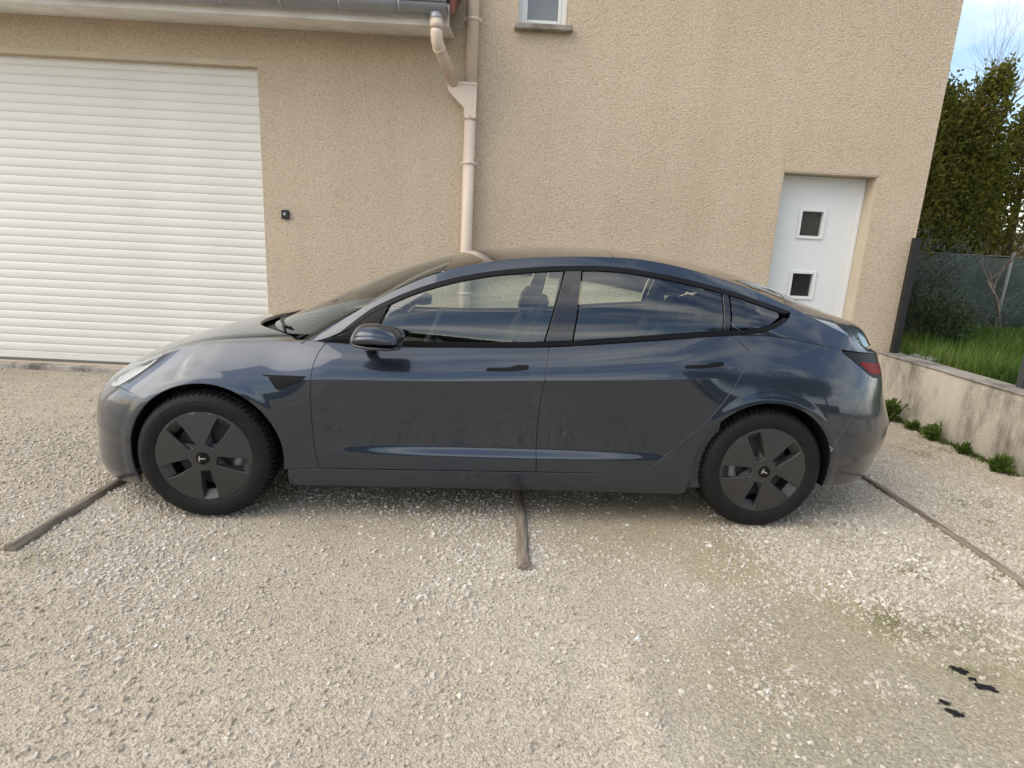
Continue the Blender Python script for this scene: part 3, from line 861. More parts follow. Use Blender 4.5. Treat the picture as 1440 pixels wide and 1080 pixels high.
def post(x, y, h, mat, label, w=.058):
    p = tag(empty('fence_post', (x, y, WTOP)), label, 'fence post', 'fence posts on the low wall')
    m = MB()
    # channel section open towards the garden run
    m.prism([(-w/2, -.028), (w/2, -.028), (w/2, .028), (w/2-.012, .028), (w/2-.012, -.014), (-w/2+.012, -.014), (-w/2+.012, .028), (-w/2, .028)], .008, h, 2)
    m.build('channel', mat, p)
    m = MB(); m.rbox((-w/2 - .003, -.031, h), (w/2 + .003, .031, h + .008), .002, 2); m.build('cap', M['blackplastic'], p)
    m = MB(); m.rbox((-w/2 - .014, -.042, .0), (w/2 + .014, .042, .0075), .003, 2); m.build('base_plate', M['greymetal'], p)
    return p
post(3.868, 5.75, 1.105, M['postblack'], 'black aluminium fence post against the house corner on the low wall')
post(3.915, 4.30, 1.105, M['postgrey'], 'dark grey fence post on the low wall at the right edge')
m = MB(); m.rbox((4.0, 5.42, .455), (4.16, 5.70, .585), .006, 2)
tag(m.build('metal_plate', M['greymetal']), 'small flat grey slab behind the low wall near the black post', 'slab')

# raised garden ground
GZ0 = .46
def garden():
    gx = np.concatenate([np.arange(WB1, 9, .3), np.geomspace(9.5, 120, 10)]); gy = np.concatenate([-np.geomspace(60, 4, 6), np.arange(-3, 16, .4), np.geomspace(17, 150, 8)])
    X, Y = np.meshgrid(gx, gy); Z = GZ0 + (fbm(X, Y, .8, 3) - .5) * .08
    bank = np.clip((Y - 10.4) / 2.4, 0, 1); Z = Z + bank * 1.75
    nx, ny = len(gx), len(gy); idx = np.arange(nx*ny).reshape(ny, nx)
    f = np.stack([idx[:-1,:-1], idx[:-1,1:], idx[1:,1:], idx[1:,:-1]], -1).reshape(-1)
    o = mesh_np('garden_ground', np.stack([X, Y, Z], -1).reshape(-1, 3), f, 4, M['bank'], smooth=True); o['kind'] = 'structure'
garden()

def grass(n=26000):
    y = rng.uniform(3.2, 10.2, n); x = WB1 + .03 + (rng.random(n) ** 1.1) * (y * .95 - 3.0)
    k = x < 10
    x, y = x[k], y[k]; n = len(x)
    tall = .10 + .20 * fbm(x, y, 1.2, 3) + rng.random(n) * .09
    z = GZ0 + (fbm(x, y, .8, 3) - .5) * .08 - .02
    a = rng.uniform(0, 2*math.pi, n); lean = rng.normal(0, .35, n) * tall; w = rng.uniform(.003, .007, n)
    dx, dy = np.cos(a), np.sin(a); lx, ly = np.cos(a + 1.3) * lean, np.sin(a + 1.3) * lean
    P = np.zeros((n, 5, 3))
    P[:, 0] = np.stack([x - dx*w, y - dy*w, z], -1); P[:, 1] = np.stack([x + dx*w, y + dy*w, z], -1)
    P[:, 2] = np.stack([x - dx*w*.8 + lx*.35, y - dy*w*.8 + ly*.35, z + tall*.55], -1); P[:, 3] = np.stack([x + dx*w*.8 + lx*.35, y + dy*w*.8 + ly*.35, z + tall*.55], -1)
    P[:, 4] = np.stack([x + lx, y + ly, z + tall], -1)
    tri = np.array([0,1,3, 0,3,2, 2,3,4]); f = (tri[None] + 5*np.arange(n)[:, None]).ravel()
    t = np.clip(rng.normal(.5, .2, n) + (fbm(x, y, 1.5, 2) - .5), 0, 1)
    tag(mesh_np('lawn_grass', P.reshape(-1, 3), f, 3, M['grass'], tint=np.repeat(t, 5)), 'bright green tall grass in the garden beyond the low wall', 'grass', kind='stuff')
grass()

def verge_grass(n=2600):
    y = rng.uniform(3.4, 5.75, n); x = WB0 - .008 - np.abs(rng.normal(0, .05, n)) * (.4 + 1.2 * vnoise(y, y * 0, 3))
    k = vnoise(y, y * 0 + 3, 2.2) > .38
    x, y = x[k], y[k]; n = len(x)
    h = rng.uniform(.012, .055, n); a = rng.uniform(0, 2*math.pi, n); w = rng.uniform(.002, .005, n); z = gz(x, y) - .003
    dx, dy = np.cos(a) * w, np.sin(a) * w; l = rng.normal(0, .5, (n, 2)) * h[:, None]; l[:, 0] = -np.abs(l[:, 0])
    P = np.zeros((n, 3, 3)); P[:, 0] = np.stack([x - dx, y - dy, z], -1); P[:, 1] = np.stack([x + dx, y + dy, z], -1); P[:, 2] = np.stack([x + l[:, 0], y + l[:, 1], z + h], -1)
    tag(mesh_np('verge_grass', P.reshape(-1, 3), np.arange(3 * n), 3, M['weed'], tint=np.repeat(np.clip(rng.normal(.5, .25, n), 0, 1), 3)), 'thin short grass along the foot of the low wall', 'grass', kind='stuff')
verge_grass()

def leaf_cloud(name, pts, dirs, length, width, mat, parent, tint, jitter=.5):
    """one small bent leaf (2 quads -> 4 tris) at every point"""
    n = len(pts)
    d = dirs + rng.normal(0, jitter, (n, 3)); d /= np.linalg.norm(d, axis=1)[:, None]
    r = rng.normal(0, 1, (n, 3)); s = np.cross(d, r); s /= np.linalg.norm(s, axis=1)[:, None] + 1e-9
    nn = np.cross(s, d)
    L = length * rng.uniform(.6, 1.3, n)[:, None]; W = width * rng.uniform(.6, 1.3, n)[:, None]
    P = np.zeros((n, 4, 3))
    P[:, 0] = pts; P[:, 1] = pts + d*L*.5 + s*W*.5 + nn*W*.15; P[:, 2] = pts + d*L; P[:, 3] = pts + d*L*.5 - s*W*.5 + nn*W*.15
    tri = np.array([0,1,2, 0,2,3]); f = (tri[None] + 4*np.arange(n)[:, None]).ravel()
    return mesh_np(name, P.reshape(-1, 3), f, 3, mat, parent, tint=np.repeat(tint, 4))

def conifer(x, y, h, w, leaders, label, n=15000, base=.45):
    t = tag(empty('conifer_tree', (x, y, base)), label, 'tree', 'conifers beyond the garden fence')
    m = MB(); m.tube([(0, 0, -.3), (.02, 0, h*.4), (.03, .02, h*.85)], [.11, .075, .02], 8); m.build('trunk', M['bark'], t)
    P = []; Dr = []; T = []
    for (lx, ly, lh, lw, sh) in leaders:
        k = int(n * sh)
        # sprays: vertical fingers clumped around the leader
        nb = 260
        bz = rng.random(nb) ** .85; ba = rng.uniform(0, 2*math.pi, nb)
        br = lw * w * (1 - bz) ** .75 * rng.uniform(.55, 1.1, nb) + .05
        bx = lx + np.cos(ba)*br; by = ly + np.sin(ba)*br; bzz = bz * lh * h
        i = rng.integers(0, nb, k)
        up = rng.random(k) ** 1.2 * rng.uniform(.25, .55, k)
        sp = .10 * (1 - up * 1.2)
        px = bx[i] + rng.normal(0, 1, k)*sp + np.cos(ba[i])*up*.15; py = by[i] + rng.normal(0, 1, k)*sp + np.sin(ba[i])*up*.15; pz = bzz[i] + up
        P.append(np.stack([px, py, pz], -1)); Dr.append(np.stack([np.cos(ba[i])*.5, np.sin(ba[i])*.5, np.full(k, .9)], -1))
        bt = rng.normal(.5, .16, nb)
        T.append(np.clip(bt[i] + up * .35 - .1 + rng.normal(0, .1, k), 0, 1))
    leaf_cloud('crown', np.concatenate(P), np.concatenate(Dr), .060, .042, M['conifer'], t, np.concatenate(T), .9)
    return t
conifer(5.75, 9.2, 3.5, .75, [(0, 0, 1.06, .75, .5), (.45, .1, .92, .6, .3), (-.3, .3, .85, .7, .2)], 'olive green conifer just beside the house corner', 30000)
conifer(6.75, 9.5, 3.45, .8, [(0, 0, .93, .7, .4), (.35, 0, 1.04, .55, .35), (-.4, .2, .85, .6, .25)], 'olive green conifer with twin tips right of the one by the house', 30000)
conifer(8.15, 9.9, 3.2, .85, [(0, 0, 1.0, .8, .6), (-.5, .2, .8, .7, .4)], 'olive green conifer cut by the right edge of the picture', 24000)
conifer(7.3, 11.0, 3.6, .9, [(0, 0, .92, .9, .6), (.5, 0, .8, .8, .4)], 'darker conifer standing behind the other conifers', 24000, .8)

def branches(m, p, d, L, r, depth, rr, tips, n=5, kids=(2, 3), spread=.55, up=.1):
    segs = 4; pts = [p.copy()]; rad = [r]
    for k in range(segs):
        d = (d + Vector((rr.gauss(0, .12), rr.gauss(0, .12), rr.gauss(0, .08) + up*.15))).normalized()
        p = p + d * (L / segs); pts.append(p.copy()); rad.append(r * (1 - .45 * (k+1) / segs))
    m.tube(pts, rad, n, cap=False)
    tips.append((p.copy(), d.copy(), depth))
    if depth <= 0: return
    for _ in range(rr.randint(*kids)):
        i = rr.randint(2, segs)
        nd = (d + Vector((rr.gauss(0, spread), rr.gauss(0, spread), rr.gauss(.15, spread*.7)))).normalized()
        branches(m, pts[i], nd, L * rr.uniform(.6, .85), rad[i] * .62, depth - 1, rr, tips, max(3, n-1), kids, spread, up)

def bare_tree(x, y, z, h, seed, label, lean=(0, 0), r0=.06, depth=5):
    rr = random.Random(seed); tips = []
    t = tag(empty('bare_tree', (x, y, z)), label, 'tree', 'leafless trees in the garden')
    m = MB(); m.tube([(0, 0, -.1), (lean[0]*.5, lean[1]*.5, h*.3), (lean[0], lean[1], h*.45)], [r0, r0*.8, r0*.65], 7); m.build('trunk', M['twig'], t)
    m = MB()
    for k in range(4):
        branches(m, Vector((lean[0]*(.6+.1*k), lean[1]*(.6+.1*k), h*(.33+.04*k))), Vector((rr.gauss(lean[0]*.2, .45), rr.gauss(0, .45), 1)).normalized(), h*.27, r0*.5, depth, rr, tips, 5, (2, 3), .5, .3)
    m.build('crown', M['twig'], t, fix=False)
bare_tree(9.2, 12.0, 1.0, 5.4, 5, 'leafless pale tree rising above the conifers against the sky', r0=.07)
bare_tree(7.15, 8.35, GZ0, 1.8, 9, 'small leafless tree with a slanting stem below the conifers', lean=(-.35, .1), r0=.022, depth=2)

def shrub(x, y, z, rx, rz, n, label, mat, seed, ll=.055, lw=.018):
    rr = random.Random(seed); tips = []
    t = tag(empty('shrub', (x, y, z)), label, 'shrub', 'shrubs in the garden')
    m = MB()
    for k in range(6):
        branches(m, Vector((rr.gauss(0, .05), rr.gauss(0, .05), 0)), Vector((rr.gauss(0, .45), rr.gauss(0, .45), 1)).normalized(), rz*.5, .012, 2, rr, tips, 4, (2, 3), .6, .2)
    m.build('stems', M['bark'], t, fix=False)
    tp = np.array([list(p) for p, d, _ in tips]); td = np.array([list(d) for p, d, _ in tips])
    i = rng.integers(0, len(tp), n); back = rng.random(n)[:, None] * rz * .35
    P = tp[i] - td[i]*back + rng.normal(0, 1, (n, 3)) * np.array([rx, rx, rz]) * .11
    P[:, 2] = np.maximum(P[:, 2], .02)
    bt = rng.normal(.5, .18, len(tp))
    leaf_cloud('foliage', P, td[i] + np.array([0, 0, .2]), ll, lw, mat, t, np.clip(bt[i] + rng.normal(0, .15, n), 0, 1), .8)
shrub(4.75, 7.1, GZ0, .7, 1.45, 3400, 'grey green shrub right beside the black post at the house corner', M['olive'], 21)
shrub(5.25, 7.9, GZ0, .6, 1.45, 3200, 'tall grey green shrub in front of the green mesh fence', M['olive'], 22)
shrub(4.6, 6.35, GZ0, .4, .7, 2200, 'low dark green bush in the grass near the grey slab', M['hedge'], 24)

# green mesh fence at the back of the garden
gf = tag(empty('mesh_fence', (7.6, 8.75, GZ0)), 'dark green windbreak mesh fence across the back of the garden', 'fence')
m = MB(); N = 40; xs = np.linspace(-3.2, 6, N); vs = []
for x in xs:
    for z in (0.02, .4, .8, 1.14): vs.append((x, .04 * math.sin(x * 2.2 + z * 3) + .02 * math.sin(x * 7), z + .012 * math.sin(x * 5)))
    for z in (1.14, .8, .4, 0.02): vs.append((x, .012 + .04 * math.sin(x * 2.2 + z * 3) + .02 * math.sin(x * 7), z + .012 * math.sin(x * 5)))
fs = [(k*8+i, k*8+(i+1) % 8, (k+1)*8+(i+1) % 8, (k+1)*8+i) for k in range(N-1) for i in range(8)]
m.add(vs, fs, True); m.build('mesh_panel', M['mesh'], gf)
for x in (-2.2, -.35, 1.2, 2.9, 4.6):
    m = MB(); m.tube([(x, -.08, -.1), (x + .02, -.08, 1.22)], .022, 8); m.build('post', M['fencepost'], gf)
m = MB(); m.tube([(-3.2, -.055, 1.15), (6, -.055, 1.16)], .006, 6); m.build('top_wire', M['fencepost'], gf)

# weeds along the foot of the low wall
def weed(x, y, r, h, n, label, seed):
    t = tag(empty('weed', (x, y, float(gz(x, y)))), label, 'weed', 'weeds at the foot of the low wall')
    ns = 16; a = rng.uniform(0, 2*math.pi, ns); tilt = rng.uniform(.1, .9, ns)
    m = MB(); P = []; Dr = []
    for k in range(ns):
        d = Vector((math.cos(a[k])*tilt[k], math.sin(a[k])*tilt[k], 1)).normalized(); L = h * rng.uniform(.6, 1.1)
        if d.x > 0 and x + d.x*L > WB0 - .03: d.x *= .25
        m.tube([(0, 0, -.01), d*L*.5, d*L + Vector((0, 0, -.02))], [.004, .003, .0015], 4)
        s = rng.random(n // ns); P.append(np.array(d)[None]*(s*L)[:, None] + rng.normal(0, .012, (len(s), 3)))
        q = rng.normal(0, 1, (len(s), 3)); q[:, 2] = np.abs(q[:, 2])*.6; Dr.append(q + np.array(d)[None]*.6)
    m.build('stems', M['weed'], t, fix=False)
    P = np.concatenate(P); P[:, 2] = np.maximum(P[:, 2], .004); P[:, 0] = np.minimum(P[:, 0], WB0 - x - .02)
    Dr = np.concatenate(Dr); Dr[:, 0] = np.where(P[:, 0] > WB0 - x - .07, -np.abs(Dr[:, 0]), Dr[:, 0])
    leaf_cloud('foliage', P, Dr, .055, .022, M['weed'], t, np.clip(rng.normal(.5, .2, len(P)), 0, 1), .25)
weed(3.64, 5.30, .16, .22, 800, 'green weed clump at the low wall directly behind the car tail', 31)
weed(3.66, 4.75, .14, .11, 420, 'leafy green weed tuft midway along the low wall', 32)
weed(3.66, 4.03, .14, .095, 420, 'dark green weed tuft at the low wall near the right edge', 33)
weed(3.69, 5.03, .08, .06, 160, 'low flat weed between the two taller weed clumps', 34)
weed(3.69, 4.42, .06, .06, 160, 'very small weed sprig between the two right hand tufts', 35)

# hedge and trees across the lane behind the camera: the paint and the windows mirror them
hd = tag(empty('hedge', (0, -7.5, 0)), 'clipped dark hedge across the lane, seen only mirrored in the car paint', 'hedge')
nh = 26000; hx = rng.uniform(-16, 16, nh); top = 1.66 + .10 * (fbm(hx, hx*0, .5, 3) - .5) * 2
side = rng.random(nh); hz = np.where(side < .75, rng.random(nh)*top, top + rng.normal(0, .05, nh)); hyy = np.where(side < .75, .5 + rng.normal(0, .06, nh), rng.uniform(-.5, .5, nh))
leaf_cloud('leaves', np.stack([hx, hyy, hz], -1), np.tile(np.array([0, .6, .5]), (nh, 1)), .09, .06, M['hedge'], hd, np.clip(rng.normal(.5, .2, nh), 0, 1), .8)
m = MB(); m.box((-16, -.45, -.1), (16, .44, 1.58)); m.build('core', M['hedge'], hd)

def round_tree(x, y, h, r, label, n=9000):
    t = tag(empty('round_tree', (x, y, 0)), label, 'tree', 'trees across the lane')
    m = MB(); m.tube([(0, 0, -.1), (.05, 0, h*.4), (.1, .05, h*.8)], [.18, .13, .04], 8); m.build('trunk', M['bark'], t)
    nc = 26; c = rng.normal(0, 1, (nc, 3)); c /= np.linalg.norm(c, axis=1)[:, None]; c *= (rng.random(nc)**.4)[:, None]*r*.8; c[:, 2] = c[:, 2]*.85 + h*.66
    i = rng.integers(0, nc, n); q = rng.normal(0, 1, (n, 3)); q /= np.linalg.norm(q, axis=1)[:, None]
    P = c[i] + q * (r*.38) * (rng.random(n)**.35)[:, None]
    leaf_cloud('crown', P, q, .17, .10, M['hedge'], t, np.clip(rng.normal(.5, .12, nc)[i] + rng.normal(0, .1, n), 0, 1), .6)
round_tree(8.4, -6.2, 6.4, 2.2, 'round leafy tree across the lane, mirrored in the rear quarter of the car')
round_tree(12.0, -6.6, 7.4, 2.6, 'taller leafy tree across the lane, mirrored in the tail of the car')

# ------------------------------------------------------------------ the car
# car frame: x rearwards from the front axle, y to the far side, z up
car = tag(empty('parked_car', (float(CAR_O[0]), float(CAR_O[1]), 0), CAR_YAW),
          'dark grey four door saloon car parked side-on in front of the house', 'car')

f_zc = catmull([-.86,-.80,-.70,-.60,-.50,-.40,-.30,-.20,-.10,.025,.15,.30,.45,.60,.75,.94,1.3,1.71,2.0,2.24,2.58,2.71,2.85,3.0,3.15,3.3,3.5,3.66,3.86],
               [.500,.540,.596,.643,.690,.738,.785,.829,.864,.886,.897,.906,.915,.921,.918,.916,.925,.943,.970,.996,1.030,1.040,1.040,1.026,1.002,.978,.955,.940,.925])
f_wc = catmull([-.86,-.5,-.2,0,.3,.6,1.0,1.7,2.3,2.7,3.0,3.4,3.86], [.84,.81,.790,.780,.782,.790,.800,.810,.806,.792,.785,.785,.77])
f_zk = catmull([-.86,-.6,-.4,-.2,0,.55,1.1,1.7,2.15,2.6,2.875,3.3,3.86], [.42,.52,.60,.675,.720,.750,.763,.788,.806,.832,.845,.840,.80])
f_wk = catmull([-.86,-.5,0,.5,1.1,1.7,2.4,2.875,3.4,3.86], [.90,.905,.916,.910,.914,.917,.920,.922,.912,.90])
f_ww = catmull([-.86,-.5,-.1,.2,.55,1.0,1.7,2.2,2.6,2.875,3.2,3.6,3.86], [.91,.914,.912,.909,.901,.890,.887,.893,.906,.912,.912,.908,.90])
f_wf = catmull([-.86,-.5,0,.5,1.0,1.7,2.3,2.875,3.3,3.86], [.885,.902,.905,.904,.906,.907,.904,.904,.898,.87])
f_xn = pchip([.05,.12,.16,.20,.28,.36,.46,.52,.58,.66,.74,.82,.90,1.0], [-.79,-.815,-.825,-.828,-.822,-.816,-.810,-.800,-.775,-.725,-.665,-.605,-.56,-.54])
f_xt = pchip([.08,.15,.21,.32,.45,.55,.60,.70,.80,.94,1.05,1.2], [3.60,3.68,3.765,3.825,3.850,3.855,3.835,3.80,3.785,3.762,3.78,3.80])
AF, PF, LF = .70, 2.3, 1.12
AR, PR_, LR = .80, 2.7, 1.25

def side_w(x, z):
    """half width of the sculpted flank, before the plan taper of nose and tail"""
    x = np.asarray(x, float); z = np.asarray(z, float)
    zc = f_zc(x); zk = np.minimum(f_zk(x), zc - .04); wc = f_wc(x); wk = f_wk(x); ww = f_ww(x); wf = f_wf(x)
    zw = .428; zf = .362; zl = .235; zz = .12
    q = np.clip((z - zk) / (zc - zk), 0, 1.3)
    up = wk - (wk - wc) * (.34 * q + .66 * q ** 2.3)
    # below the crease
    t = np.clip((z - zw) / (zk - zw), 0, 1); mid = ww + (wk - ww) * (t * t * (3 - 2 * t) * .55 + .45 * t)
    t = np.clip((z - zf) / (zw - zf), 0, 1); low = wf + (ww - wf) * (t * t * (3 - 2 * t))
    t = np.clip((z - zl) / (zf - zl), 0, 1); sil = wf - .010 + .010 * (2 * t - t * t)
    t = np.clip((z - zz) / (zl - zz), -1, 1); bot = wf - .010 - .055 * (1 - t) ** 1.5
    # barrel section over the wheels: no crease there
    ss = lambda a, b: (lambda q_: q_ * q_ * (3 - 2 * q_))(np.clip((x - a) / (b - a), 0, 1))
    kb = np.maximum(1 - ss(.30, .62), ss(2.30, 2.72))
    zm = .60; wm = wk + .002
    zm = np.minimum(zm, zc - .12)
    q = np.clip((z - zm) / (zc - zm), 0, 1.3); upb = wm - (wm - wc) * q ** 2.1
    t = np.clip((z - zw) / np.maximum(zm - zw, .02), 0, 1); midb = ww + (wm - ww) * t * (2 - t)
    barrel = np.where(z >= zm, upb, midb)
    crisp = np.where(z >= zk, up, mid)
    up = mid = crisp * (1 - kb) + barrel * kb
    r = np.where(z >= zk, up, np.where(z >= zw, mid, np.where(z >= zf, low, np.where(z >= zl, sil, bot))))
    # raised lip round the wheel arches
    d = np.minimum(np.hypot(x - .012, z - .334), np.hypot(x - 2.862, z - .334))
    t = np.clip((.440 - d) / .045, 0, 1)
    return r + .0055 * t * t * (3 - 2 * t)

def u_of_x(x, z):
    x = np.asarray(x, float); z = np.asarray(z, float)
    xn = f_xn(z); xt = f_xt(z); u = x.copy() if x.shape else np.array(float(x))
    k = np.clip((AF - (x - xn)) / AF, 0, 1)
    th = np.arccos(np.clip(k ** (PF / 2), 0, 1))
    u = np.where(x < xn + AF, xn + AF - LF * (1 - th / (math.pi / 2)), u)
    k = np.clip((AR - (xt - x)) / AR, 0, 1)
    th = np.arccos(np.clip(k ** (PR_ / 2), 0, 1))
    u = np.where(x > xt - AR, xt - AR + LR * (1 - th / (math.pi / 2)), u)
    return u

def side_xyw(u, z):
    u = np.asarray(u, float); z = np.asarray(z, float)
    xn = f_xn(z); xt = f_xt(z)
    th = np.clip(1 - (xn + AF - u) / LF, 1e-4, 1) * math.pi / 2
    thr = np.clip(1 - (u - (xt - AR)) / LR, 1e-4, 1) * math.pi / 2
    xf = xn + AF * (1 - np.cos(th) ** (2 / PF)); pf = np.sin(th) ** (2 / PF)
    xr = xt - AR * (1 - np.cos(thr) ** (2 / PR_)); pr = np.sin(thr) ** (2 / PR_)
    x = np.where(u < xn + AF, xf, np.where(u > xt - AR, xr, u))
    p = np.where(u < xn + AF, pf, np.where(u > xt - AR, pr, 1.0))
    return x, side_w(x, z) * p

def taper(x, z):
    xn = f_xn(z); xt = f_xt(z)
    a = np.clip((AF - (x - xn)) / AF, 0, 1); b = np.clip((AR - (xt - x)) / AR, 0, 1)
    return (1 - a ** PF) ** (1 / PF) * (1 - b ** PR_) ** (1 / PR_)

def crest_w(x):
    z = f_zc(x); return side_w(x, z) * taper(x, z)

# greenhouse
f_wr0 = catmull([.30,.45,.65,.88,1.1,1.33,1.6,1.76,2.14,2.4,2.67,2.8,2.9,3.0,3.17,3.33,3.5], [.752,.744,.727,.687,.645,.613,.592,.584,.576,.576,.588,.606,.625,.646,.674,.690,.690])
f_zr0 = catmull([.30,.45,.65,.88,1.1,1.33,1.6,1.76,2.0,2.14,2.4,2.55,2.67,2.8,2.9,3.0,3.17,3.33,3.5], [.79,.900,1.026,1.166,1.268,1.331,1.373,1.386,1.396,1.396,1.366,1.335,1.304,1.268,1.229,1.189,1.120,1.050,.974])
def f_wr(x):
    c = crest_w(x) - .05
    return np.where(np.asarray(x) > 3.3, np.minimum(f_wr0(x), c), f_wr0(x))
def f_zr(x):
    return np.where(np.asarray(x) > 3.3, np.maximum(f_zr0(x), f_zc(x) + .014), f_zr0(x))
f_hc = catmull([-.1,.1,.32,.563,.886,1.209,1.54,1.835,2.13,2.44,2.76,3.08,3.2,3.37,3.53,3.63,3.74,3.86], [.80,.905,1.005,1.125,1.272,1.372,1.422,1.442,1.440,1.413,1.362,1.272,1.225,1.162,1.116,1.090,1.066,1.045])
f_he = pchip([2.6, 3.1, 3.45, 3.8], [2.3, 2.6, 3.6, 4.2])
f_hh = catmull([-.86,-.80,-.72,-.6,-.4,-.2,0,.2,.45,.6], [.500,.565,.635,.710,.803,.869,.911,.938,.957,.965])

def gh_w(x, z):
    """half width of the greenhouse side"""
    zc = f_zc(x); zr = f_zr(x); s = np.clip((z - zc) / np.maximum(zr - zc, .01), -.3, 1.1)
    wc = crest_w(x); wr = f_wr(x)
    b = .045 * np.clip((zr - zc) / .25, 0, 1) * np.clip((3.3 - x) / .5, .15, 1)
    return wc + (wr - wc) * s + b * 4 * s * (1 - s)

def gh_top(x, y):
    wr = f_wr(x); zr = f_zr(x); e = np.where(np.asarray(x) < 2.6, 2.3, f_he(x))
    return zr + (f_hc(x) - zr) * (1 - np.clip(np.abs(y / wr), 0, 1) ** e)

def hood_top(x, y):
    w = np.maximum(crest_w(x), .02); zc = f_zc(x)
    r = np.clip(np.abs(y) / w, 0, 1)
    h = zc + (f_hh(x) - zc) * (1 - r ** 2.2)
    # shallow valley just inside the raised fender crest
    return h - .010 * np.exp(-((r - .86) / .06) ** 2) * np.clip((x + .5) / .4, 0, 1)

def _nrm(f, a, b, h=6e-4):
    """unit normal of a parametric map by central differences"""
    du = (f(a + h, b) - f(a - h, b)); dv = (f(a, b + h) - f(a, b - h))
    n = np.cross(du, dv); l = np.linalg.norm(n, axis=1)[:, None]
    return n / np.maximum(l, 1e-12)

def mk_side(s):
    def f(u, z):
        x, w = side_xyw(u, z); return np.stack([x, s * w, z], -1)
    return f
def mk_gh(s):
    def f(x, z): return np.stack([x, s * gh_w(x, z), z], -1)
    return f
def mk_top(x, y): return np.stack([x, y, gh_top(x, y)], -1)
def mk_hood(x, y): return np.stack([x, y, hood_top(x, y)], -1)

CENTRE = np.array([1.5, 0, .6])
def dens(poly, step=.02):
    out = []
    n = len(poly)
    for i in range(n):
        a = np.array(poly[i], float); b = np.array(poly[(i+1) % n], float)
        k = max(1, int(np.ceil(np.linalg.norm(b - a) / step)))
        for j in range(k): out.append(a + (b - a) * j / k)
    return np.array(out)

def inside(P, poly):
    x, y = P[:, 0], P[:, 1]; r = np.zeros(len(P), bool); n = len(poly); j = n - 1
    for i in range(n):
        xi, yi = poly[i]; xj, yj = poly[j]
        c = ((yi > y) != (yj > y)) & (x < (xj - xi) * (y - yi) / (yj - yi + 1e-15) + xi)
        r ^= c; j = i
    return r

def inset(poly, g):
    a = np.roll(poly, 1, 0); b = np.roll(poly, -1, 0)
    t1 = poly - a; t2 = b - poly
    t1 /= np.linalg.norm(t1, axis=1)[:, None] + 1e-12; t2 /= np.linalg.norm(t2, axis=1)[:, None] + 1e-12
    n1 = np.stack([-t1[:, 1], t1[:, 0]], -1); n2 = np.stack([-t2[:, 1], t2[:, 0]], -1)
    m = n1 + n2; l = np.linalg.norm(m, axis=1)[:, None]; m = m / np.maximum(l, 1e-6)
    k = np.clip(1 / np.maximum((m * n1).sum(1), .4), 1, 2.2)
    area = .5 * np.sum(poly[:, 0] * b[:, 1] - b[:, 0] * poly[:, 1])
    return poly + m * (g * k)[:, None] * (1 if area > 0 else -1)

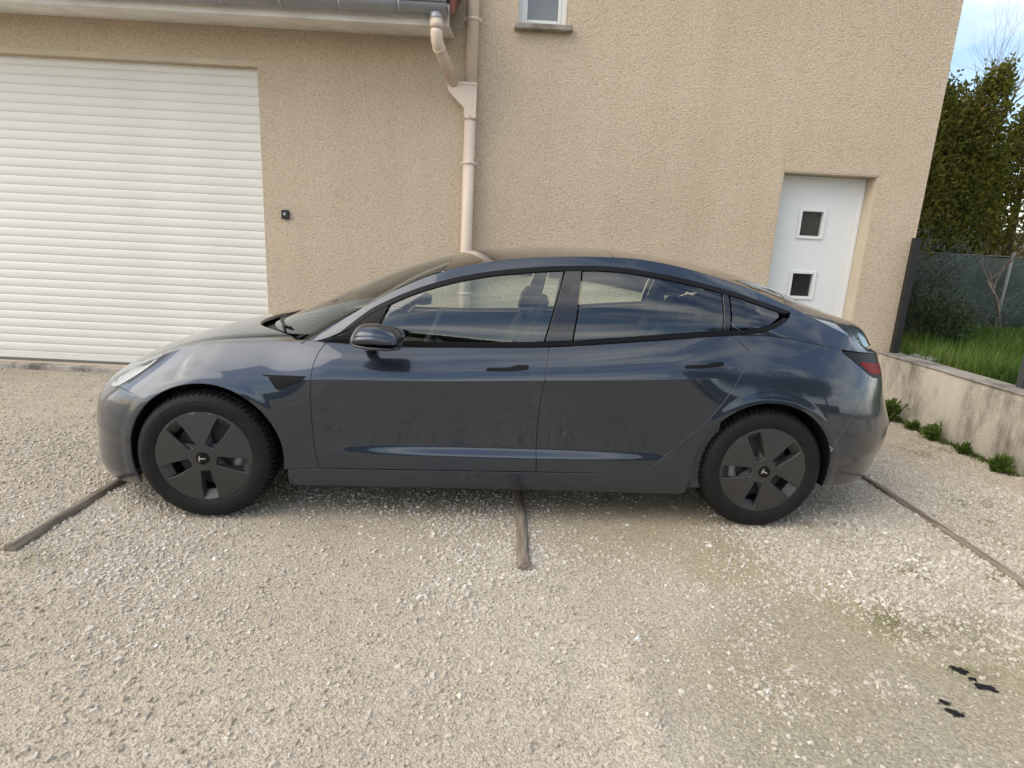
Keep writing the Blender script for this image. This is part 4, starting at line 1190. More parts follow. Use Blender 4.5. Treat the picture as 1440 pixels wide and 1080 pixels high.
def panel(name, poly, fmap, mat, parent, gap=.0025, spacing=.035, skirt=.014, off=0.0, extra=(), step=.018, roll=.0022, holes=(), ref=None):
    """a curved sheet: outline in the surface's own 2-D coordinates, filled with a grid, lifted by fmap, with turned-in edges"""
    poly = dens(poly, step)
    if gap: poly = inset(poly, gap)
    n = len(poly)
    lo, hi = poly.min(0), poly.max(0)
    gx, gy = np.meshgrid(np.arange(lo[0], hi[0], spacing), np.arange(lo[1], hi[1], spacing))
    G = np.stack([gx.ravel(), gy.ravel()], -1) + rng.uniform(-.0005, .0005, (gx.size, 2))
    G = G[inside(G, poly)]; ng = len(G)
    if len(extra):
        X_ = np.concatenate([np.asarray(e, float) for e in extra]); X_ = X_[inside(X_, poly)]
        if len(X_) and ng:
            near = np.zeros(ng, bool)
            for e in X_: near |= np.hypot(G[:, 0] - e[0], G[:, 1] - e[1]) < .008
            G = G[~near]; ng = len(G)
        G = np.concatenate([G, X_])
    inner = inset(poly, spacing * .4)
    if len(G):
        dmin = np.full(len(G), 9.)
        for k in range(0, n, 1): dmin = np.minimum(dmin, np.hypot(G[:, 0] - poly[k, 0], G[:, 1] - poly[k, 1]))
        G = G[dmin > np.where(np.arange(len(G)) < ng, spacing * .38, .0035)]
    hl = []; pts = [poly]; cnt = n
    for h in holes:
        h = dens(h, step); hl.append((cnt, len(h), h)); pts.append(h); cnt += len(h)
        if len(G): G = G[~inside(G, h)]
    allp = np.concatenate(pts + [G]) if len(G) else np.concatenate(pts)
    edges = [(i, (i+1) % n) for i in range(n)]
    for b, c, h in hl: edges += [(b + i, b + (i+1) % c) for i in range(c)]
    V, Eo, F, ov, oe, of = delaunay_2d_cdt([Vector((float(a), float(b))) for a, b in allp], edges, [], 1 if not hl else 1, 1e-6, True)
    V = np.array([[v.x, v.y] for v in V])
    T = [tuple(f) for f in F]
    cen = np.array([V[list(f)].mean(0) for f in T])
    ok = inside(cen, poly)
    for b, c, h in hl: ok &= ~inside(cen, h)
    T = [t for t, o in zip(T, ok) if o]
    P = fmap(V[:, 0], V[:, 1]); N = _nrm(fmap, V[:, 0], V[:, 1])
    rc = CENTRE if ref is None else ref
    sgn = np.sign(((P - rc) * N).sum(1).mean()); N = N * (sgn if sgn != 0 else 1)
    P = P + N * off
    verts = [tuple(p) for p in P]; faces = []; fn = []
    for t in T:
        a, b, c = P[t[0]], P[t[1]], P[t[2]]
        g = np.cross(b - a, c - a)
        if g @ (N[t[0]] + N[t[1]] + N[t[2]]) < 0: t = (t[0], t[2], t[1])
        faces.append(t); fn.append([N[i] for i in t])
    if skirt:
        loops = [poly] + [h for _, _, h in hl]
        for q in loops:
            m = len(q)
            Q = fmap(q[:, 0], q[:, 1]); NQ = _nrm(fmap, q[:, 0], q[:, 1]) * (sgn if sgn != 0 else 1); Q = Q + NQ * off
            # outward direction of the edge, in the surface
            tg = np.roll(Q, -1, 0) - np.roll(Q, 1, 0); tg /= np.linalg.norm(tg, axis=1)[:, None] + 1e-12
            o = np.cross(tg, NQ)
            cq = Q.mean(0)
            # decide the sign per loop from the first triangle side
            test = fmap(inset(q, .002)[:, 0], inset(q, .002)[:, 1]) + NQ * off
            so = -np.sign(((test - Q) * o).sum(1).mean()); o = o * so
            if q is not poly: o = -o
            b0 = len(verts)
            rings = [(Q, (NQ + .0 * o)), (Q + o * roll * .6 - NQ * roll * .6, (NQ + o)), (Q + o * roll * .7 - NQ * skirt, o)]
            RN = []
            for pp, nn in rings:
                nn = nn / (np.linalg.norm(nn, axis=1)[:, None] + 1e-12); RN.append(nn)
                verts += [tuple(p) for p in pp]
            for r in range(2):
                for i in range(m):
                    j = (i + 1) % m
                    t = (b0 + r*m + i, b0 + r*m + j, b0 + (r+1)*m + j, b0 + (r+1)*m + i)
                    nl = [RN[r][i], RN[r][j], RN[r+1][j], RN[r+1][i]]
                    a, b, c = (np.array(verts[t[0]]), np.array(verts[t[1]]), np.array(verts[t[2]]))
                    if np.cross(b - a, c - a) @ (nl[0] + nl[2]) < 0: t = t[::-1]; nl = nl[::-1]
                    faces.append(t); fn.append(nl)
    me = bpy.data.meshes.new(name)
    me.from_pydata(verts, [], faces)
    me.polygons.foreach_set('use_smooth', [True] * len(me.polygons))
    me.materials.append(mat)
    me.update()
    me.normals_split_custom_set([tuple(v) for l in fn for v in l])
    o = bpy.data.objects.new(name, me)
    return link(o, parent)

def xz2u(poly):
    """outline given as (x, z) on the flank -> surface coordinates (u, z)"""
    p = dens(poly, .02)
    return np.stack([u_of_x(p[:, 0], p[:, 1]), p[:, 1]], -1)

def arc(cx, cz, r, a0, a1, n=26):
    return [(cx + r * math.cos(math.radians(a0 + (a1 - a0) * k / n)), cz + r * math.sin(math.radians(a0 + (a1 - a0) * k / n))) for k in range(n + 1)]

def curve(pts, n=8):
    """smooth polyline through points (Catmull-Rom)"""
    p = [np.array(q, float) for q in pts]; p = [2*p[0]-p[1]] + p + [2*p[-1]-p[-2]]
    out = []
    for i in range(1, len(p) - 2):
        for k in range(n):
            t = k / n
            out.append(tuple(.5*((2*p[i]) + (-p[i-1]+p[i+1])*t + (2*p[i-1]-5*p[i]+4*p[i+1]-p[i+2])*t*t + (-p[i-1]+3*p[i]-3*p[i+1]+p[i+2])*t**3)))
    out.append(tuple(p[-2])); return out

def crest(x0, x1, n=24, dz=0.0):
    return [(x, float(f_zc(x)) + dz) for x in np.linspace(x0, x1, n)]

ACF, ACR, AR_ = (.012, .334), (2.862, .334), .378
ZB = .19                                  # sill underside
GAP_FD = curve([(.592, float(f_zc(.592))), (.572, .90), (.548, .850), (.535, .776), (.530, .66), (.532, .539), (.542, .40), (.560, .292)])
GAP_DD = curve([(1.700, float(f_zc(1.70))), (1.690, .88), (1.678, .80), (1.663, .68), (1.657, .573), (1.657, .45), (1.662, .300)])
GAP_RD = curve([(2.652, float(f_zc(2.652))), (2.695, 1.005), (2.738, .964)], 4) + curve([(2.738, .964), (2.722, .915), (2.695, .860), (2.593, .698), (2.50, .580), (2.42, .490), (2.328, .397), (2.262, .340), (2.205, .313), (2.15, .303)])[1:]
SILL_T = .291
HL_LOW = curve([(-.245, float(f_zc(-.245)) - .002), (-.33, .735), (-.42, .675), (-.50, .634), (-.545, .622)])      # lower headlight edge
SEAM_B = curve([(-.545, .622), (-.45, .645), (-.36, .640), (-.30, .624), (-.246, .610)])                                            # bumper / fender seam
crease_pts = lambda x0, x1, f, d=(-.004, .004): [np.stack([np.arange(x0, x1, .014), f(np.arange(x0, x1, .014)) + k], -1) for k in d]
CREASE = crease_pts(-.55, 3.72, f_zk, (-.003, .003)) + [np.stack([np.arange(.4, 2.5, .02), np.full(105, z)], -1) for z in (.430, .415, .405, .395, .385, .375, .361, .345, .25, .235)]

for _c in ((.012, .334), (2.862, .334)):
    for _r in np.arange(.386, .455, .008):
        CREASE.append(np.array([(_c[0] + _r * math.cos(a), _c[1] + _r * math.sin(a)) for a in np.linspace(-.2, math.pi + .2, int(_r * 3.5 / .016))]))

def flank(name, poly, parent, mat=None, **k):
    objs = []
    for s in (-1, 1):
        objs.append(panel(name, xz2u(poly), mk_side(s), mat or M['paint'], parent, step=.009, spacing=.028, extra=[np.stack([u_of_x(e[:, 0], e[:, 1]), e[:, 1]], -1) for e in CREASE], **k))
    return objs

# fenders
fender = (arc(*ACF, AR_, 133, -8)
          + [(.412, .282)] + [(.560, .290)] + GAP_FD[::-1][1:] + crest(.58, -.235, 30) + HL_LOW[1:] + SEAM_B[1:-1])
flank('fender', fender, car)
doors_f = []; doors_r = []
fd = GAP_FD[::-1] + crest(.61, 1.69, 24) + GAP_DD + [(1.60, .299), (.62, .292)]
rd = GAP_DD[::-1] + crest(1.715, 2.64, 24) + GAP_RD + [(2.08, .302), (1.72, .300)]
doors_f = flank('front_door', fd, car)
doors_r = flank('rear_door', rd, car)
# quarter panel (flank part): door gap, crest to the tail lamp, bumper seam, arch
TL = curve([(3.285, .962), (3.345, .925), (3.42, .872), (3.485, .832), (3.56, .818), (3.64, .822)])       # tail lamp lower edge
SEAM_R = curve([(3.222, .455), (3.29, .60), (3.38, .74), (3.455, .848)])
quarter = (GAP_RD[:] + [(1.66, SILL_T + .005), (.56, SILL_T - .003), (.405, SILL_T - .012), (.405, ZB + .01), (.43, ZB - .003), (1.66, ZB), (2.30, .182), (2.45, .178), (2.470, .20)] + arc(*ACR, AR_, 200, 20)[2:-1]
           + SEAM_R[1:] + [(3.42, .872), (3.345, .925), (3.285, .962)] + crest(3.28, 2.665, 20))
quarter = list(reversed(quarter))
flank('quarter_panel', quarter, car)
# bumpers (each side half, joined at the centre line)
def at_nose(z): return (float(f_xn(z)) + 1e-5, z)
def at_tail(z): return (float(f_xt(z)) - 1e-5, z)
fb = (SEAM_B + arc(*ACF, AR_, 133, 202, 14)[1:] + [(-.345, .165), (-.45, .148), (-.60, .140)] + [at_nose(.13)] + [at_nose(z) for z in (.2, .3, .4, .48)]
      + [(x, float(f_zc(x))) for x in (-.835, -.81, -.77, -.72, -.68, -.635)] )
flank('front_bumper', list(reversed(fb)), car, gap=.0015)
rb = ([SEAM_R[-1]] + SEAM_R[::-1][1:] + arc(*ACR, AR_, 18, -11, 10)[1:] + [(3.262, .252), (3.36, .240), (3.50, .240), (3.61, .252), (3.69, .285)] + [at_tail(.30)] + [at_tail(z) for z in (.36, .45, .55, .62, .72, .80)]
      + [(3.74, .822), (3.64, .822), (3.56, .818), (3.485, .832)])
flank('rear_bumper', rb, car, gap=.0004, roll=.0006)
# quarter panel top (between shoulder and rear window / boot gap), with the C pillar and the roof rail in one sweep
WTOP_ = curve([(.560, .930), (.639, .962), (.730, 1.036), (.823, 1.103), (.998, 1.187), (1.176, 1.248), (1.356, 1.290), (1.539, 1.318), (1.725, 1.338), (1.875, 1.347), (2.0, 1.350), (2.129, 1.344), (2.385, 1.312), (2.644, 1.262), (2.877, 1.199), (2.95, 1.178), (3.012, 1.158)], 6)
WBOT_END = curve([(3.012, 1.158), (2.985, 1.128), (2.93, 1.098), (2.86, 1.070), (2.79, 1.052), (2.71, float(f_zc(2.71)) + .001)], 5)
def rail_pts(x0, x1, n): return [(x, float(f_zr(x))) for x in np.linspace(x0, x1, n)]
rail = WTOP_ + WBOT_END[1:] + [(x, float(f_zc(x)) + .001) for x in np.linspace(2.75, 3.60, 26)] + rail_pts(3.60, .462, 90) + [(.475, float(f_zc(.475)) + .002), (.52, .9205)]
for s in (-1, 1):
    panel('roof_rail', rail, mk_gh(s), M['paint'], car, gap=.001, spacing=.03, skirt=.012, ref=np.array([1.5, 0, .9]))

# side windows: black surround, three panes
def lerp_poly(a, t): return a
GT = [(x, z - .021 if x < 2.8 else z - .017) for x, z in WTOP_]        # glass edge under the top trim
def wtop(x): return float(np.interp(x, [p[0] for p in WTOP_], [p[1] for p in WTOP_]))
def wlow(x):
    e = WBOT_END[::-1]
    return float(f_zc(x)) if x < 2.71 else float(np.interp(x, [p[0] for p in e], [p[1] for p in e]))
TT, TB = .024, .026
def glass_poly(xa, xb, lean_a=0, lean_b=0, n=24):
    """pane between x=xa..xb at the belt; the ends lean with the pillars"""
    za = wlow(xa) + TB; zb_ = wlow(xb) + TB
    xat, xbt = xa + lean_a, xb + lean_b
    low = [(x, wlow(x) + TB) for x in np.linspace(xa, xb, n)]
    top = [(x, wtop(x) - TT) for x in np.linspace(xbt, xat, n)]
    return low + [p for p in top if True]
top_trim = WTOP_[3:] + [(x, wtop(x) - TT) for x in np.linspace(2.96, .70, 70)]
trim_low = [(x, wlow(x) + .001) for x in np.linspace(.57, 2.98, 70)] + [(x, wlow(x) + TB - .003) for x in np.linspace(2.95, .60, 70)]
GF = [(x, wlow(x) + TB) for x in np.linspace(.82, 1.672, 24)] + [(1.775, wtop(1.775) - TT)] + [(x, wtop(x) - TT) for x in np.linspace(1.74, .90, 30)]
GR_ = [(x, wlow(x) + TB) for x in np.linspace(1.825, 2.600, 22)] + [(2.618, wtop(2.618) - TT)] + [(x, wtop(x) - TT) for x in np.linspace(2.59, 1.875, 22)]
GQ = [(x, wlow(x) + TB) for x in np.linspace(2.648, 2.86, 10)] + [(2.93, 1.137)] + [(x, wtop(x) - TT) for x in np.linspace(2.93, 2.665, 10)]
BP = [(1.680, wlow(1.68) + TB), (1.817, wlow(1.817) + TB), (1.868, wtop(1.868) - TT), (1.783, wtop(1.783) - TT)]
CP = [(2.608, wlow(2.608) + TB), (2.640, wlow(2.64) + TB), (2.657, wtop(2.657) - TT), (2.626, wtop(2.626) - TT)]
SAIL = [(.60, wlow(.60) + TB), (.812, wlow(.812) + TB), (.885, wtop(.885) - TT)] + [(x, wtop(x) - TT) for x in np.linspace(.86, .66, 8)]
GREF = np.array([1.5, 0, .9])
for s, fdoor, rdoor in ((-1, doors_f[0], doors_r[0]), (1, doors_f[1], doors_r[1])):
    g = mk_gh(s)
    panel('window_trim', top_trim, g, M['satinblack'], car, gap=.001, off=.003, skirt=.012, spacing=.03, ref=GREF)
    panel('belt_trim', trim_low, g, M['satinblack'], car, gap=.001, off=.005, skirt=.012, spacing=.03, ref=GREF)
    panel('window_glass', GF, g, M['sideglass'], fdoor, gap=.001, off=-.004, skirt=0, ref=GREF)
    panel('window_glass', GR_, g, M['sideglass'], rdoor, gap=.001, off=-.004, skirt=0, ref=GREF)
    panel('quarter_glass', GQ, g, M['sideglass'], car, gap=.001, off=-.003, skirt=0, ref=GREF)
    panel('pillar_trim', BP, g, M['blackgloss'], car, gap=.0015, off=-.001, skirt=.012, ref=GREF)
    panel('pillar_trim', CP, g, M['blackgloss'], car, gap=.001, off=-.002, skirt=.012, ref=GREF)
    panel('mirror_sail', SAIL, g, M['satinblack'], fdoor, gap=.0015, off=.001, skirt=.012, ref=GREF)
    # camera eye on the B pillar
    cx, cz = 1.782, 1.235
    panel('pillar_camera', [(cx + .024*math.cos(a) + .006*math.sin(a), cz + .017*math.sin(a)) for a in np.linspace(0, 2*math.pi, 20)[:-1]], g, M['cover'], car, gap=0, off=.0012, skirt=.003, spacing=.01, ref=GREF)
    # door handles: flush bar with the wider press end
    for dr, hx, hz, sl in ((fdoor, 1.388, .822, .022), (rdoor, 2.388, .872, .022)):
        hp = [(0, .002), (.10, .003), (.140, .005), (.165, .008), (.202, .012), (.207, .021), (.202, .030), (.155, .030), (.133, .024), (.110, .018), (.0, .015), (-.004, .008)]
        panel('handle', [(u_of_x(hx + a, hz + b + sl * a).item(), hz + b + sl * a) for a, b in hp], mk_side(s), M['satinblack'], dr, gap=0, off=.004, skirt=.008, spacing=.012, step=.008)
    # side repeater with camera in the fender
    rp = [(.325, .752), (.500, .757), (.490, .745), (.395, .697), (.378, .694), (.365, .700)]
    panel('repeater', [(u_of_x(a, b).item(), b) for a, b in rp], mk_side(s), M['satinblack'], car, gap=0, off=.004, skirt=.008, spacing=.02, step=.01)
    rp2 = [(.300, .759), (.330, .7605), (.505, .7640), (.505, .759), (.33, .7565), (.300, .757)]
    panel('repeater_blade', [(u_of_x(a, b).item(), b) for a, b in rp2], mk_side(s), M['satinblack'], car, gap=0, off=.005, skirt=.008, spacing=.02, step=.01)

# hood, with headlamp cut-outs at its front corners
def cw(x): return float(crest_w(x))
HOOD_REAR = lambda y: .04 + .40 * (abs(y) / .70) ** 2.2
hy_ = np.linspace(.700, -.700, 31)
hood = [(x, -(cw(x) - .034)) for x in np.linspace(-.25, .43, 20)]
hood += [(float(HOOD_REAR(y)), float(y)) for y in -hy_[1:-1]]
hood += [(x, cw(x) - .034) for x in np.linspace(.43, -.25, 20)]
HLU = curve([(-.25, .034), (-.33, .052), (-.42, .085), (-.50, .135), (-.575, .165), (-.63, .19)])        # headlamp upper edge: (x, distance in from the crest)
hood += [(x, cw(x) - d) for x, d in HLU[1:]] + [(-.705, .30), (-.725, .12), (-.725, -.12), (-.705, -.30)] + [(x, -(cw(x) - d)) for x, d in HLU[::-1][:-1]]
panel('hood', hood, mk_hood, M['paint'], car, gap=.0042, spacing=.035, skirt=.02, ref=np.array([-.1, 0, .3]))
for s in (-1, 1):
    rdg = [(x, s * (cw(x) - .0005)) for x in np.linspace(-.245, .56, 40)] + [(x, s * (cw(x) - .032)) for x in np.linspace(.50, -.245, 40)]
    panel('fender_ridge', rdg, mk_hood, M['paint'], car, gap=0, spacing=.02, skirt=.012, roll=.0005, ref=np.array([-.1, 0, .3]))
# top of the bumper in front of the hood
bt = [(x, -(cw(x) - .0015)) for x in (-.835, -.82, -.79, -.75, -.70, -.665, -.64)] + [(-.64, -(cw(-.64) - .0015)), (-.63, -(cw(-.63) - .19)), (-.705, -.30), (-.725, -.12), (-.725, .12), (-.705, .30), (-.63, cw(-.63) - .19)]
bt += [(x, cw(x) - .0015) for x in (-.64, -.665, -.70, -.75, -.79, -.82, -.835)]
panel('bumper_top', bt, mk_hood, M['paint'], car, gap=.002, spacing=.035, skirt=.015, ref=np.array([-.1, 0, .3]))
# headlamps: across the crest; v<0 on the flank, v>0 on the top
def mk_crest(s, depth=0.0):
    def f(x, v):
        zc = f_zc(x); z = zc + np.minimum(v, 0); xx = x
        w = np.where(v < 0, side_w(xx, z) * taper(xx, z), np.maximum(crest_w(xx) - v, .02))
        zz = np.where(v < 0, z, hood_top(xx, w))
        # the lamp corner is rounded where flank meets top
        return np.stack([xx, s * w, zz], -1)
    return f
hl = [(x, z - float(f_zc(x))) for x, z in HL_LOW] + [(-.60, -.035), (-.632, .0), (-.635, .08), (-.63, .186)] + HLU[::-1][1:-1]
for s in (-1, 1):
    lamp = panel('headlight', hl, mk_crest(s), M['lens'], car, gap=.003, off=.0005, spacing=.022, skirt=.006, ref=np.array([-.1, 0, .3]))
    hb = [(x, v) for x, v in hl]
    panel('lamp_housing', hb, mk_crest(s), M['lampsilver'], lamp, gap=.001, off=-.030, spacing=.03, skirt=0, ref=np.array([-.1, 0, .3]))
    rf_ = curve([(-.30, -.018), (-.40, -.045), (-.50, -.055), (-.57, -.035)], 5) + curve([(-.575, .03), (-.49, .035), (-.40, .022), (-.31, .006)], 5)
    panel('reflector', rf_, mk_crest(s), M['lampsilver'], lamp, gap=0, off=-.018, spacing=.02, skirt=.006, ref=np.array([-.1, 0, .3]))

    ls = curve([(-.275, -.012), (-.36, -.048), (-.45, -.062), (-.53, -.058), (-.585, -.030)], 6) + curve([(-.575, -.016), (-.52, -.038), (-.45, -.040), (-.37, -.026), (-.29, -.002)], 6)  # white crescent added under the lens to imitate the sky's reflection
    panel('sky_glint_strip', ls, mk_crest(s), M['whitepvc'], lamp, gap=0, off=-.008, spacing=.02, skirt=.006, ref=np.array([-.1, 0, .3]))

# windscreen, roof, rear window, boot
WB_ = lambda y: .125 + .40 * (abs(y) / .74) ** 2.2
yy = np.linspace(-.735, .735, 31)
ws_side = [(x, float(f_wr(x)) - .012) for x in np.linspace(.525, 1.20, 20)]
head_c = lambda y: 1.235 - .10 * (abs(y) / .62) ** 2
ws = [(float(WB_(y)), float(y)) for y in yy] + ws_side[1:] + [(float(head_c(y)), float(y)) for y in np.linspace(.600, -.600, 20)] + [(x, -w) for x, w in ws_side[::-1][:-1]]
TREF = np.array([1.5, 0, .5])
# trim the windscreen sides so the polygon does not cross itself at the header
ws = [(float(WB_(y)), float(y)) for y in yy] + [(x, w) for x, w in ws_side[1:] if x < 1.13] + [(float(head_c(y)), float(y)) for y in np.linspace(.625, -.625, 21)] + [(x, -w) for x, w in ws_side[::-1][:-1] if x < 1.13]
panel('windscreen', ws, mk_top, M['windscreen'], car, gap=.001, spacing=.05, skirt=0, ref=TREF)
def edge(x): return float(f_wr(x)) - .006
roof = [(float(head_c(y)) + .004, float(y)) for y in np.linspace(-.63, .63, 21)] + [(x, edge(x)) for x in np.linspace(1.15, 2.05, 16)] + [(2.05, float(y)) for y in np.linspace(edge(2.05) - .03, -edge(2.05) + .03, 14)] + [(x, -edge(x)) for x in np.linspace(2.05, 1.15, 16)]
panel('roof', roof, mk_top, M['roofglass'], car, gap=.002, spacing=.05, skirt=.012, ref=TREF)
rw = [(2.056, float(y)) for y in np.linspace(-edge(2.056), edge(2.056), 14)] + [(x, edge(x)) for x in np.linspace(2.08, 3.0, 18)] + [(3.0 + .12 * (1 - (y / .63) ** 2), float(y)) for y in np.linspace(.62, -.62, 18)] + [(x, -edge(x)) for x in np.linspace(3.0, 2.08, 18)]
panel('rear_window', rw, mk_top, M['roofglass'], car, gap=.002, spacing=.05, skirt=.012, ref=TREF)
# boot lid
_tx = np.linspace(3.35, 3.80, 90); _te = np.array([edge(v) for v in _tx])
def tail_x(y):
    lim = np.interp(-np.abs(y), -_te, _tx)           # where the boot side gap reaches this width
    return float(min(3.800 - .05 * (abs(y) / .6) ** 2, lim))
boot = [(3.0 + .12 * (1 - (y / .63) ** 2) + .006, float(y)) for y in np.linspace(-.63, .63, 18)] + [(x, edge(x)) for x in np.linspace(3.05, 3.50, 16)] + [(float(tail_x(y)), float(y)) for y in np.linspace(edge(3.51), -edge(3.51), 41)] + [(x, -edge(x)) for x in np.linspace(3.50, 3.05, 16)]
boot_o = panel('boot_lid', boot, mk_top, M['paint'], car, gap=.003, spacing=.035, skirt=.05, ref=TREF)
# upright rear face below the lip
m = MB(); n = 25; vs = []
for y in np.linspace(-.58, .58, n):
    xt_ = float(tail_x(y)); zt_ = float(gh_top(xt_ - .004, y))
    for dx, z in ((-.010, zt_ - .002), (-.030, zt_ - .06), (-.026, .90), (-.03, .78)): vs.append((xt_ + dx, y, z))
m.add(vs, [(k*4+i, (k+1)*4+i, (k+1)*4+i+1, k*4+i+1) for k in range(n-1) for i in range(3)], True); m.build('boot_face', M['paint'], car)
# tail lamps
tlp = TL + [(3.70, .826), (3.715, .87), (3.705, .925)] + [(x, float(f_zc(x)) - .004) for x in (3.68, 3.62, 3.55, 3.45, 3.36, 3.30)]
tlr = curve([(3.400, .908), (3.45, .872), (3.50, .850), (3.57, .838), (3.66, .838)], 5) + curve([(3.675, .880), (3.58, .890), (3.49, .902), (3.43, .914)], 5)
for s in (-1, 1):
    tl = panel('tail_light', xz2u(tlp), mk_side(s), M['satinblack'], car, gap=.003, spacing=.025, skirt=.012)
    panel('red_lens', xz2u(tlr), mk_side(s), M['redbright'], tl, gap=0, off=.002, spacing=.02, skirt=.003)
# cowl trough and wipers
cwl = [(float(HOOD_REAR(y)) - .10, float(y)) for y in np.linspace(-.72, .72, 31)] + [(float(WB_(y)) + .05, float(y)) for y in np.linspace(.72, -.72, 31)]
panel('cowl', cwl, lambda x, y: np.stack([x, y, hood_top(np.minimum(x, .5), y) - .045], -1), M['blackplastic'], car, gap=0, spacing=.05, skirt=0, ref=TREF)
for (ya, yb) in ((-.50, .12), (.05, .62)):
    m = MB(); pts = []
    for t in np.linspace(0, 1, 10):
        y = ya + (yb - ya) * t; x = float(WB_(y)) + .035; pts.append((x, y, float(gh_top(x, y)) + .010))
    m.tube(pts, .006, 6); m.tube([(pts[0][0] - .03, ya - .02, pts[0][2] - .03), pts[2], pts[5]], [.010, .007, .004], 6); m.build('wiper', M['blackplastic'], car)

# door mirrors
def mirror(s, parent):
    m = MB(); nu, nv = 28, 18; vs = []
    ft = pchip([0, .05, .14, .28, .5, .75, .94, 1.0], [.972, 1.000, 1.030, 1.048, 1.052, 1.042, 1.026, 1.012])
    fbo = pchip([0, .05, .2, .6, .94, 1.0], [.966, .960, .956, .955, .957, .965])
    fw = pchip([0, .05, .15, .35, .7, .94, 1.0], [.012, .045, .075, .096, .104, .100, .088])
    for i in range(nv + 1):
        t = (i / nv) ** 1.25
        zt_, zb2, hw = float(ft(t)), float(fbo(t)), float(fw(t)); zm_, hz = (zt_ + zb2) / 2, (zt_ - zb2) / 2
        for k in range(nu):
            a = 2 * math.pi * k / nu; c, sn = math.cos(a), math.sin(a)
            e = lambda v, p: math.copysign(abs(v) ** p, v)
            x = .742 + .245 * t - .05 * max(c, 0) * t * .4
            vs.append((x, s * (1.005 + hw * e(c, 1.0 if sn > 0 else .8)), zm_ + hz * e(sn, 1.0 if sn > 0 else .5) - .012 * max(c, 0) * (sn > 0)))
    fs = [(i*nu+k, i*nu+(k+1) % nu, (i+1)*nu+(k+1) % nu, (i+1)*nu+k) for i in range(nv) for k in range(nu)] + [tuple(range(nu))]
    m.add(vs, fs, True); mo = m.build('mirror_cap', M['paint'], parent)
    m = MB(); m.add([vs[nv*nu + k] for k in range(nu)], [tuple(range(nu))]); m.build('mirror_glass', M['chrome'], mo)
    m = MB(); ring = []                              # black lower shell and foot to the door
    for i, (x, yc, zc_, hy2, hz2) in enumerate(((.748, .995, .962, .03, .008), (.775, 1.0, .955, .072, .014), (.84, 1.003, .949, .096, .017), (.92, 1.005, .948, .100, .017), (.980, 1.005, .952, .092, .012))):
        for k in range(16):
            a = 2*math.pi*k/16; ring.append((x, s * (yc + hy2*math.cos(a)), zc_ + hz2*math.sin(a)))
    fs = [(i*16+k, i*16+(k+1) % 16, (i+1)*16+(k+1) % 16, (i+1)*16+k) for i in range(4) for k in range(16)] + [tuple(range(16)), tuple(range(64, 80))]
    m.add(ring, fs, True)
    m.tube([(.80, s*.80, .918), (.81, s*.86, .922), (.835, s*.93, .940)], [.034, .030, .028], 12)
    m.build('mirror_foot', M['blackgloss'], parent)
mirror(-1, doors_f[0]); mirror(1, doors_f[1])

